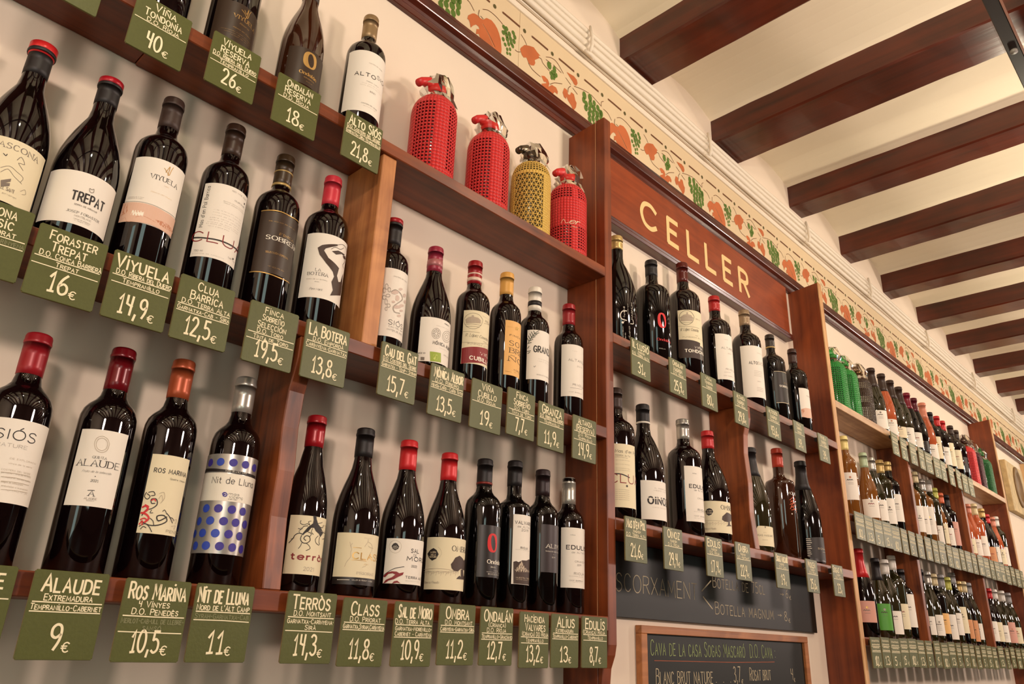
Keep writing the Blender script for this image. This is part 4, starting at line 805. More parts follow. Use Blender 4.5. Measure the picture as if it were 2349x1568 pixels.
  ('S','o',0.8,[(-23.6,53.9),(-12.7,54.1),(0.0,53.7)]),
  ('T','PRIORAT',-13.7,20.2,33.2,4.5,'f','s'),
  ('T','pau',-3.6,4.1,47.9,3,'c','o'),
  ('T','PRIORAT',-7.7,7.1,87.6,1.6,'s','q'),
  ('S','q',0.5,[(-29.2,80.8),(-27.4,74.8),(-25.3,69.9),(-26.3,64.8),(-26.0,57.8),(-30.9,50.6),(-33.2,43.5)]),
  ('S','q',0.5,[(-0.5,87.2),(-0.6,83.1),(-4.2,77.6),(-5.7,74.9)]),
  ('S','q',0.5,[(-0.6,83.1),(5.9,80.8),(9.7,76.1),(9.1,69.8)]),
  ('S','q',0.5,[(7.7,68.7),(5.5,63.3),(11.6,59.9)]),
  ('S','q',0.5,[(-24.8,79.0),(-27.0,75.9),(-25.5,70.9)]),
  ('S','q',0.5,[(0.5,49.7),(-0.3,46.6),(-6.0,44.1)]),
  ('S','q',0.5,[(0.8,77.1),(3.8,75.4),(11.8,74.2)]),
  ('S','w',0.7,[(-42.8,24.0),(-34.0,24.2),(-23.8,24.3)]),
  ('T','CELLER DE PRIORAT VI NEGRE',-20.2,17.8,23.6,2.2,'s','w'),
 ],
 '3_sal':[
  ('T','SAL',-6.7,9.7,75.8,7.5,'b','k'),
  ('T','DE',-1.8,5.2,70.0,4.5,'s','k'),
  ('T','MORO',-13.2,33.4,62.8,8,'b','k'),
  ('T','2022',-4.1,7.3,52.8,4,'b','k'),
  ('T','TERRA ALTA',-13.1,33.4,34.6,4.5,'b','k'),
  ('T','denominacio d origen',-12.6,15.7,30.5,1.5,'s','g'),
  ('P','k',[(-34.3,89.6),(-31.1,88.6),(-27.6,83.9),(-28.7,80.1),(-33.2,77.5),(-37.6,79.9),(-40.0,84.1),(-37.6,88.1)]),
  ('T','LA',-36.1,-31.6,84.6,2,'s','w'),
  ('T','COVA',-37.4,-29.4,81.8,2.6,'b','w'),
  ('T','negre',-36.1,-30.5,79.7,1.8,'s','w'),
  ('S','q',0.4,[(-23.9,83.9),(-26.2,76.5),(-33.1,73.4),(-40.7,76.5),(-44.3,84.0),(-41.3,91.1),(-33.8,93.6),(-26.6,90.2),(-23.9,83.9)]),
  ('S','k',0.9,[(-49.7,38.1),(-41.5,43.9),(-30.8,49.4),(-16.9,52.5)]),
  ('P','r',[(-50.6,36.0),(-43.8,42.3),(-35.8,44.5),(-28.1,44.3),(-23.6,41.9),(-16.6,43.8),(-17.9,39.6),(-25.2,36.0),(-31.3,32.2),(-40.1,29.8),(-44.5,26.7),(-49.5,25.1),(-45.0,30.8),(-34.9,35.2),(-29.8,39.5),(-34.4,41.4),(-41.2,40.2),(-46.7,35.0)]),
  ('P','r',[(-34.0,25.3),(-31.0,29.1),(-25.8,30.3),(-20.0,25.9),(-25.5,27.2)]),
 ],
 '3_ombra':[
  ('T','OMBRA',-12.5,31.0,88.0,11,'f','k'),
  ('P','k',[(-45.4,91.4),(-39.5,88.0),(-35.4,81.1),(-39.1,73.5),(-46.6,70.1),(-53.3,74.8),(-57.7,81.9),(-52.1,88.1)]),
  ('T','LA COVA',-50.8,-40.5,83.0,3.4,'b','e'),
  ('T','DELS',-49.7,-40.8,78.8,3,'b','e'),
  ('T','VINYARS',-52.6,-39.2,75.1,3.4,'b','e'),
  ('S','q',0.4,[(-37.2,93.1),(-32.2,88.1),(-30.4,81.9),(-33.9,75.5)]),
  ('P','t',[(3.8,81.3),(10.7,78.8),(19.3,74.6),(31.3,79.8),(31.2,60.6),(22.9,58.4),(9.2,59.7),(1.5,54.6),(-6.9,55.2),(-11.6,59.2),(-13.4,65.3),(-9.5,70.6),(-5.5,77.2)]),
  ('P','t',[(9.3,58.4),(18.0,59.2),(22.4,49.5),(31.3,46.5),(31.4,43.2),(-1.0,42.0),(2.3,45.3),(7.0,48.2),(10.8,46.0)]),
  ('S','q',0.6,[(-63.8,55.7),(-36.5,57.3),(-16.9,56.3),(-2.0,53.7)]),
  ('S','q',0.5,[(-61.7,48.8),(-56.1,51.1),(-57.4,45.5)]),
  ('S','q',0.5,[(-55.6,49.8),(-50.9,52.5),(-52.0,47.9)]),
  ('S','q',0.5,[(-50.4,51.0),(-45.9,51.0),(-46.8,45.4)]),
  ('S','q',0.5,[(-45.3,48.5),(-41.4,52.5),(-42.5,47.9)]),
  ('S','q',0.5,[(-40.9,49.8),(-37.0,51.1),(-37.9,45.5)]),
  ('S','q',0.5,[(-36.7,51.1),(-32.9,52.7),(-33.9,48.1)]),
  ('S','q',0.5,[(-32.4,48.8),(-28.7,51.4),(-29.6,45.8)]),
  ('S','q',0.5,[(-28.3,50.1),(-24.7,53.0),(-25.6,48.4)]),
  ('S','q',0.5,[(-24.3,51.6),(-20.4,51.8),(-21.3,46.2)]),
  ('S','q',0.5,[(-20.0,49.3),(-16.3,53.5),(-17.3,48.9)]),
  ('S','q',0.5,[(-15.8,50.8),(-11.8,52.3),(-12.8,46.7)]),
  ('S','q',0.5,[(-11.5,52.3),(-7.2,54.2),(-8.4,49.5)]),
  ('S','q',0.5,[(-6.6,50.2),(-2.1,53.1),(-3.3,47.4)]),
  ('S','q',0.5,[(-1.6,51.9),(3.5,55.0),(2.0,50.3)]),
  ('S','q',0.5,[(-63.2,51.9),(-52.0,52.6)]),
  ('S','q',0.5,[(-51.9,51.6),(-43.0,52.6)]),
  ('S','q',0.5,[(-42.9,51.6),(-34.9,52.8)]),
  ('S','q',0.5,[(-34.8,51.8),(-27.1,53.0)]),
  ('S','q',0.5,[(-27.1,52.1),(-19.4,53.4)]),
  ('S','q',0.5,[(-19.3,52.5),(-11.2,54.0)]),
  ('S','q',0.5,[(-11.1,53.0),(-2.0,54.7)]),
  ('T','Blanca Pinello',-61.1,-32.1,32.4,5,'c','g'),
 ],
 '3_onda':[
  ('O','R',-4.1,112.4,11,17),
  ('T','Ondalán',-13.9,27.0,75.6,8.5,'F','w'),
  ('T','CRIANZA',-6.7,4.6,68.8,2.2,'b','w'),
  ('T','rioja',0.8,13.4,63.4,2,'s','w'),
  ('T','DENOMINACION DE ORIGEN',-14.6,27.0,60.3,1.6,'s','w'),
  ('T','BODEGAS',-11.5,18.9,56.2,3,'s','w'),
 ],
 '3_valv':[
  ('T','VALVARES',-23.3,24.7,156.4,7,'b','k'),
  ('T','de ALTANZA',-18.2,24.8,149.8,4.2,'s','k'),
  ('T','2019',-10.2,8.0,143.2,5.5,'s','k'),
  ('T','RIOJA',-10.6,7.8,110.4,4.5,'b','k'),
  ('T','denominacion de origen calificada',-20.9,16.7,107.8,1.5,'s','g'),
  ('P','t',[(-24.1,85.5),(-18.7,87.1),(-14.1,85.4),(-6.1,89.4),(4.1,89.7),(15.5,93.3),(24.9,93.2),(24.9,46.7),(-0.5,46.2),(-22.7,46.2)]),
  ('P','q',[(-21.1,71.3),(-13.9,78.5),(-7.8,87.9),(-1.9,79.5),(7.7,73.5),(24.9,72.2),(17.4,77.1),(24.9,69.5),(-18.0,67.4)]),
  ('S','e',0.8,[(-7.7,86.5),(-10.7,78.8),(-15.2,71.6)]),
  ('S','e',0.8,[(-1.9,79.5),(-5.5,73.7),(-7.1,69.5)]),
  ('T','NUESTRA TIERRA',-18.0,20.8,56.1,2.8,'s','e'),
  ('T','hacienda valvares rioja',-17.9,17.2,53.4,1.6,'s','e'),
 ],
 '3_alius':[
  ('T','ALIVS',-18.6,23.6,120.8,9,'f','w'),
  ('T','Selección de la familia',-20.0,23.7,113.1,3,'s','w'),
  ('T','2019',-5.9,2.8,101.8,3,'s','w'),
  ('E','w',-1.6,108.7,0.5,0.5),
 ],
 '3_edulis':[
  ('T','EDULIS',-33.2,22.4,126.4,9.5,'X','k'),
  ('T','de ALTANZA',-22.6,22.5,118.6,4.2,'s','k'),
  ('T','VIÑAS',-25.7,-15.2,154.1,2,'b','k'),
  ('T','CRIANZA',-15.7,13.5,100.7,4,'s','k'),
  ('T','2019',-10.4,-0.0,94.0,4,'s','k'),
  ('T','RIOJA',-17.2,11.1,76.4,5.5,'s','k'),
  ('T','denominacion de origen',-27.3,7.2,72.6,1.6,'s','g'),
  ('T','100% BARRICA',-27.2,7.2,63.6,3,'s','k'),
  ('T','tempranillo',-19.5,5.6,61.1,1.6,'s','g'),
 ],
 '4_ilus':[
  ('V','il·lusió',-28.4,60.3,101.5,4,'b','w'),
  ('V','GARNATXA TERRA ALTA',-32.8,15.1,46.4,2.2,'s','w'),
  ('V','ilusio',-14.1,13.9,48.0,5,'c','w'),
  ('V','MAGNUM',-4.5,70.4,116.2,5,'s','w'),
  ('V','terra alta magnum',-18.9,81.8,110.8,2,'s','w'),
  ('S','w',2.2,[(-23.3,90.0),(-33.7,88.5),(-39.5,79.0),(-37.0,67.1),(-23.9,64.1)]),
  ('E','w',-34.3,57.3,3,3),
  ('S','w',1.6,[(-12.5,57.5),(-2.4,60.4),(-4.3,70.4)]),
  ('V','vinyes velles',-27.1,12.9,30.6,2.5,'s','w'),
 ],
 '4_ond':[
  ('O','R',-21.0,120.2,13,22),
  ('T','Ondalán',-37.3,6.7,61.6,8,'F','R'),
  ('T','RIOJA',-32.2,-14.1,37.5,3,'s','w'),
 ],
 '4_tond':[
  ('P','T',[(-69.4,116.8),(-2.1,110.1),(-6.8,58.8),(-70.0,63.4)]),
  ('T','VIÑA',-23.2,7.0,90.2,7,'b','w'),
  ('T','TONDONIA',-51.3,23.7,77.2,10.5,'X','w'),
  ('T','FUNDADA EN 1877',-55.4,23.7,120.8,4,'s','k'),
  ('T','R. López Cosecha',-60.9,-8.0,141.4,11,'c','k'),
  ('S','k',0.9,[(-20.7,183.5),(-25.6,170.2),(-36.2,161.2),(-48.3,160.3),(-58.4,167.8),(-63.1,180.3),(-60.6,192.8),(-51.7,201.1),(-39.8,203.4),(-28.3,199.3),(-21.3,189.5),(-20.7,183.5)]),
  ('P','q',[(-60.3,183.3),(-50.5,190.7),(-42.8,192.1),(-42.5,198.0),(-37.8,198.1),(-38.1,192.2),(-28.5,189.5),(-23.7,181.6),(-26.1,170.9),(-59.3,171.1)]),
  ('S','k',0.6,[(-61.9,183.6),(-41.6,184.2),(-21.9,181.9)]),
  ('S','k',0.6,[(-57.8,167.5),(-42.5,165.7),(-26.3,167.5)]),
  ('T','RIOJA',-14.4,3.6,179.2,4,'f','g'),
  ('S','g',0.6,[(-67.4,157.2),(-39.9,154.4),(-2.3,154.2)]),
  ('T','100%',-19.7,-10.4,127.9,2,'b','k'),
 ],
 '4_altan':[
  ('T','ALTANZA',-34.7,20.6,135.8,8,'s','k'),
  ('T','RIOJA',-24.7,20.9,70.6,6,'s','k'),
  ('T','2019',-15.8,-0.6,121.8,4,'c','k'),
  ('S','g',0.5,[(-31.2,62.4),(-7.5,64.1)]),
  ('T','100% BARRICA',-33.7,3.0,50.8,3,'s','g'),
  ('T','rioja',-24.0,-11.8,165.8,3,'s','g'),
 ],
 '4_altos':[
  ('T','ALTO',-46.4,-19.4,143.0,11,'b','k'),
  ('T','SIÓS',-18.5,19.6,143.5,11,'s','g'),
  ('S','g',0.5,[(-32.9,120.2),(-1.3,120.2)]),
  ('S','g',0.5,[(-33.3,115.0),(-2.1,114.8)]),
  ('S','g',0.5,[(-33.7,109.8),(-3.0,109.4)]),
  ('S','g',0.5,[(-34.1,104.7),(-3.8,104.0)]),
  ('T','COSTERS DEL SEGRE',-18.0,15.3,180.5,2.5,'s','g'),
  ('T','2021',-24.8,-11.9,84.9,4,'s','g'),
  ('S','g',0.5,[(-28.4,66.3),(-3.4,65.2)]),
  ('S','g',0.5,[(-28.8,61.2),(-4.2,59.9)]),
  ('S','g',0.5,[(-29.2,56.1),(-5.0,54.7)]),
 ],
 '4_sobr':[
  ('S','e',1.3,[(-43.7,167.7),(-24.5,168.0),(11.1,168.8)]),
  ('S','e',1.3,[(-44.7,59.1),(-27.4,60.3),(7.7,61.2)]),
  ('T','SOBREÑO',-29.7,17.0,114.6,8,'F','w'),
  ('T','FINCA',-11.3,17.2,127.8,4,'s','o'),
 ],
 '4_viy':[
  ('P','p',[(-38.7,78.9),(-22.5,83.8),(16.1,85.8),(16.0,53.9),(-17.8,49.1),(-37.8,51.4)]),
  ('P','u',[(-38.2,76.9),(-29.0,81.2),(-27.5,69.5),(-37.2,57.3)]),
  ('T','VIYUELA',-12.2,16.1,126.4,5,'f','k'),
 ],
 '5_mas':[
  ('T',"Mas d'en Pol",-44.0,18.9,155.1,9,'s','k'),
  ('T','TERRA ALTA',-44.1,-6.7,146.4,4.5,'s','k'),
  ('T','CLUA',-55.7,27.2,85.6,25,'s','r'),
  ('S','k',2.6,[(-45.7,105.6),(-29.9,104.8),(-9.8,98.8)]),
  ('E','k',-17.2,78.7,2.6,2.6),
  ('T','vi de la terra alta criat en bota',-44.3,-8.8,136.7,1.8,'s','g'),
  ('T','vi de la terra alta criat en bota',-44.4,-9.0,127.4,1.8,'s','g'),
  ('T','vi de la terra alta criat en bota',-44.5,-9.3,118.0,1.8,'s','g'),
  ('T','vi de la terra alta criat en bota',-44.6,-9.4,113.4,1.8,'s','g'),
  ('T','vinyes velles de la finca del mas',-45.1,-11.2,69.3,1.8,'s','g'),
  ('T','vinyes velles de la finca del mas',-45.2,-11.4,64.8,1.8,'s','g'),
  ('T','vinyes velles de la finca del mas',-45.3,-11.5,60.2,1.8,'s','g'),
  ('T','vinyes velles de la finca del mas',-45.3,-11.6,55.6,1.8,'s','g'),
  ('T','vinyes velles de la finca del mas',-45.4,-11.7,51.2,1.8,'s','g'),
  ('T','vinyes velles de la finca del mas',-45.4,-11.8,46.7,1.8,'s','g'),
  ('S','g',0.4,[(-44.2,144.3),(-29.3,144.1),(-13.6,142.6)]),
 ],
 '5_oinoz':[
  ('T','OINOZ',-41.5,27.7,57.0,20,'X','k'),
  ('S','W',1.6,[(-42.9,69.8),(-20.6,70.0),(15.9,71.2)]),
  ('T','EL PODER DEL',-24.3,20.2,93.4,2.8,'s','g'),
  ('T','MEDIO VINO',-27.4,19.0,87.8,2.8,'s','g'),
  ('T','crianza rioja 2019',-31.6,12.8,48.1,2.4,'s','g'),
 ],
 '5_edul':[
  ('T','EDULIS',-34.6,22.6,122.6,11,'X','k'),
  ('T','de ALTANZA',-22.6,22.6,115.4,5,'s','k'),
  ('T','CRIANZA',-13.6,22.8,95.3,4.5,'s','k'),
  ('T','RIOJA',-14.6,22.9,65.6,6,'b','k'),
  ('T','denominacion de origen',-26.2,10.7,62.3,1.8,'s','g'),
  ('T','100% BARRICA',-26.8,22.9,50.8,3.6,'s','k'),
  ('T','VIÑAS',-25.5,-13.7,159.0,2.6,'b','k'),
  ('T','tempranillo',-27.1,8.0,46.0,2,'s','g'),
 ],
 '5_ombr':[
  ('T','OMBRA',-27.2,23.9,88.8,14,'f','k'),
  ('P','k',[(-58.4,90.7),(-51.9,88.2),(-48.8,81.8),(-53.6,73.6),(-61.0,70.8),(-66.6,75.4),(-68.6,82.3),(-64.3,88.5)]),
  ('T','LA COVA',-64.7,-52.3,82.2,3.6,'b','e'),
  ('T','VINYARS',-65.9,-52.6,76.4,3.6,'b','e'),
  ('P','t',[(-9.0,82.2),(4.7,81.1),(24.4,78.2),(14.9,62.0),(-7.1,56.8),(-19.4,57.2),(-26.6,61.5),(-24.6,70.4),(-17.8,75.4)]),
  ('P','t',[(-4.5,57.9),(3.2,58.9),(3.4,51.7),(18.4,49.3),(-14.7,45.2),(-8.0,48.8)]),
  ('S','q',0.7,[(-80.4,57.3),(-53.1,58.5),(-26.3,57.2)]),
  ('S','q',0.6,[(-79.2,49.9),(-72.5,53.3),(-74.5,46.7)]),
  ('S','q',0.6,[(-71.2,49.4),(-64.8,54.7),(-66.8,46.3)]),
  ('S','q',0.6,[(-63.7,49.1),(-57.7,52.7),(-59.5,46.1)]),
  ('S','q',0.6,[(-56.5,49.0),(-50.5,54.5),(-52.4,46.1)]),
  ('S','q',0.6,[(-49.4,49.0),(-43.4,52.8),(-45.2,46.2)]),
  ('S','q',0.6,[(-42.2,49.1),(-35.9,54.9),(-37.9,46.4)]),
  ('S','q',0.6,[(-34.7,49.4),(-28.2,53.6),(-30.3,46.8)]),
  ('S','q',0.6,[(-26.8,49.9),(-19.5,56.0),(-21.9,47.4)]),
  ('S','q',0.6,[(-18.1,50.7),(-9.5,55.3),(-12.4,48.3)]),
  ('T','Blanca Pinello',-73.7,-44.5,34.6,6,'c','g'),
 ],
 '5_cava':[
  ('T','SOGAS MASCARÓ',-56.7,3.8,47.3,6,'s','k'),
  ('T','CAVA',-31.6,-22.8,56.1,2.6,'s','g'),
  ('E','g',-24.8,72.9,1.6,3),
  ('S','g',0.4,[(-36.6,37.2),(-19.0,37.1)]),
 ],
 '5_molen':[
  ('T','MOLEN',-29.0,18.1,193.0,10,'s','w'),
  ('S','j',1.8,[(-22.7,175.6),(-3.7,189.7)]),
  ('S','j',1.8,[(-21.4,168.9),(2.1,182.0)]),
  ('S','j',1.8,[(-24.2,161.9),(4.1,172.1)]),
  ('S','j',1.8,[(-21.2,153.7),(6.9,164.0)]),
  ('S','j',1.8,[(-23.8,148.4),(-13.0,166.3)]),
  ('S','j',1.8,[(-20.1,145.3),(9.1,152.4)]),
  ('S','j',1.8,[(-18.7,174.2),(-5.2,163.9)]),
  ('S','j',1.8,[(-16.7,155.8),(5.2,141.7)]),
  ('S','j',1.8,[(-4.7,184.4),(5.1,175.6)]),
  ('E','w',-19.4,133.6,2,2),
 ],
 '5_sogas':[
  ('P','k',[(-60.7,82.4),(18.2,88.8),(18.3,13.3),(-59.5,22.2)]),
  ('S','w',1.4,[(-60.3,79.9),(-47.7,79.2)]),
  ('S','w',1.4,[(-60.4,74.1),(-46.3,73.4)]),
  ('S','w',1.4,[(-60.5,68.2),(-44.9,67.5)]),
  ('S','w',1.4,[(-60.6,62.3),(-49.5,61.6)]),
  ('S','w',1.4,[(-60.7,56.5),(-48.1,55.8)]),
  ('S','w',1.4,[(-60.7,50.6),(-46.7,49.9)]),
  ('S','w',1.4,[(-60.8,44.8),(-51.3,44.1)]),
  ('S','w',1.4,[(-60.9,38.9),(-49.9,38.2)]),
  ('S','w',1.4,[(-61.0,33.1),(-48.5,32.5)]),
  ('S','w',1.4,[(-61.1,27.3),(-53.1,26.6)]),
  ('T','SOGAS',-26.8,18.2,48.2,6,'s','e'),
  ('S','e',0.5,[(-7.7,40.6),(18.3,41.9)]),
 ],
}
# ---------------------------------------------------------------- bottles
def prof_body(style, H, r):
    rn = .0144 if r < .043 else .0165
    if style == 'bord': k = [(r * .9, 0), (r, .004), (r, .64 * H), (r * .985, .67 * H), (r * .92, .70 * H), (r * .80, .722 * H), (r * .62, .742 * H), (rn * 1.16, .765 * H), (rn, .80 * H)]
    elif style == 'burg': k = [(r * .9, 0), (r, .004), (r, .42 * H), (r * .985, .46 * H), (r * .93, .52 * H), (r * .83, .58 * H), (r * .70, .64 * H), (r * .57, .69 * H), (rn * 1.18, .745 * H), (rn * 1.02, .80 * H)]
    elif style == 'slim': k = [(r * .94, 0), (r, .004), (r, .43 * H), (r * .96, .50 * H), (r * .86, .57 * H), (r * .73, .64 * H), (r * .58, .70 * H), (rn * 1.15, .76 * H), (rn, .80 * H)]
    elif style == 'square': k = [(r * .9, 0), (r, .004), (r, .655 * H), (r * .985, .675 * H), (r * .93, .690 * H), (r * .8, .700 * H), (rn * 1.6, .712 * H), (rn * 1.15, .73 * H), (rn, .76 * H)]
    elif style == 'cava': k = [(r * .9, 0), (r, .004), (r, .40 * H), (r * .97, .47 * H), (r * .88, .55 * H), (r * .75, .63 * H), (r * .58, .71 * H), (rn * 1.2, .78 * H), (rn * 1.1, .82 * H)]
    return k + [(rn * .99, .95 * H), (rn, .963 * H), (rn, H - .003), (rn * .8, H - .0015)], rn
def rad_at(k, z):
    for (r0, z0), (r1, z1) in zip(k, k[1:]):
        if z0 <= z <= z1: return r0 + (r1 - r0) * (z - z0) / max(1e-6, z1 - z0)
    return k[-1][0]
def curved_patch(name, r, a0, a1, z0, z1, m, parent, n=26, label=None, corner=0, dz=None):
    V, F = [], []
    for i in range(n + 1):
        t = i / n; a = a0 + (a1 - a0) * t; ins = 0
        if corner: e = min(t, 1 - t) * abs(a1 - a0) * r; ins = corner - math.sqrt(max(0, corner ** 2 - (corner - min(e, corner)) ** 2))
        for z in (z0 + ins, z1 - ins): V.append((r * math.sin(a), -r * math.cos(a), z))
    for i in range(n): F.append((2 * i, 2 * i + 2, 2 * i + 3, 2 * i + 1))
    return mesh_obj(name, V, F, m, parent, True, label=label)
def capsule(root, k, rn, H, cl, m, band=None, fat=1.):
    z0 = H - cl; pf = [(rad_at(k, z0) + .0004, z0)]
    for z in (z0 + .25 * (.955 * H - z0), z0 + .6 * (.955 * H - z0), .953 * H): pf.append((rad_at(k, z) + .0007, z))
    rt_ = rad_at(k, .94 * H) * fat + .0009
    pf += [(rt_ + .0001, .948 * H), (rt_ + .0007, .954 * H), (rt_ + .0008, .962 * H), (rt_ + .0002, .968 * H), (rt_ + .0001, H - .004), (rt_ - .0008, H - .0016), (rt_ - .003, H - .0002), (rt_ * .6, H + .0003)]
    c = lathe('capsule', [(round(a, 5), round(b, 5)) for a, b in pf], m, root, 28)
    for b in band or []:
        bz0, bz1, bm_ = b; z1_, z0_ = H - bz0, H - bz1
        q = [(max(rad_at(k, z), rad_at(k, z) if z < .95 * H else rad_at(k, .94 * H) * fat) + .0013, z) for z in (z0_, (z0_ + z1_) / 2, z1_)]
        lathe('band', [(round(a, 5), round(b_, 5)) for a, b_ in q], bm_, c, 28)
    return c
KIND = {}
def bottle(x, y, z, H, r, style, glass, cap, cl, label=None, prints=None, text='', group=None, band=None, name='wine_bottle', fat=1.):
    """label = (paper, z0, z1, a0deg, a1deg[, corner])"""
    root = empty(name, (x, y, z + .0004 + ZO)); tag(root, text, 'bottle', group)
    k, rn = prof_body(style, H, r)
    n = 40 if x < 2.7 else 26
    body = lathe('glass_body', [(round(a, 5), round(b, 5)) for a, b in k], GLASS[glass], root, n)
    capsule(root, k, rn, H, cl, cap, band, fat)
    par = body; rl = r + .0002
    for lb in ([label] if label and not isinstance(label, list) else label or []):
        paper, z0, z1, a0, a1 = lb[:5]
        par = curved_patch('label', r + .0005, math.radians(a0), math.radians(a1), z0, z1, PAPER[paper], root, 26 if x < 2.7 else 12, corner=lb[5] if len(lb) > 5 else 0); rl = r + .0005
    if prints:
        P = Print(); P.run(prints)
        P.emit(lambda u, v, l: ((rl + .0002 + .0003 * l) * math.sin(u / 1000 / r), -(rl + .0002 + .0003 * l) * math.cos(u / 1000 / r), v / 1000), par)
    return root
cm = capmat
RED, DRED, BLK, DBR, SIL, GLD = cm((176, 22, 30)), cm((112, 12, 22), .25), cm((26, 20, 20), .5), cm((54, 36, 26), .45), cm((188, 184, 174), .3, .6), cm((196, 166, 104), .35, .4)
YC = 1.057
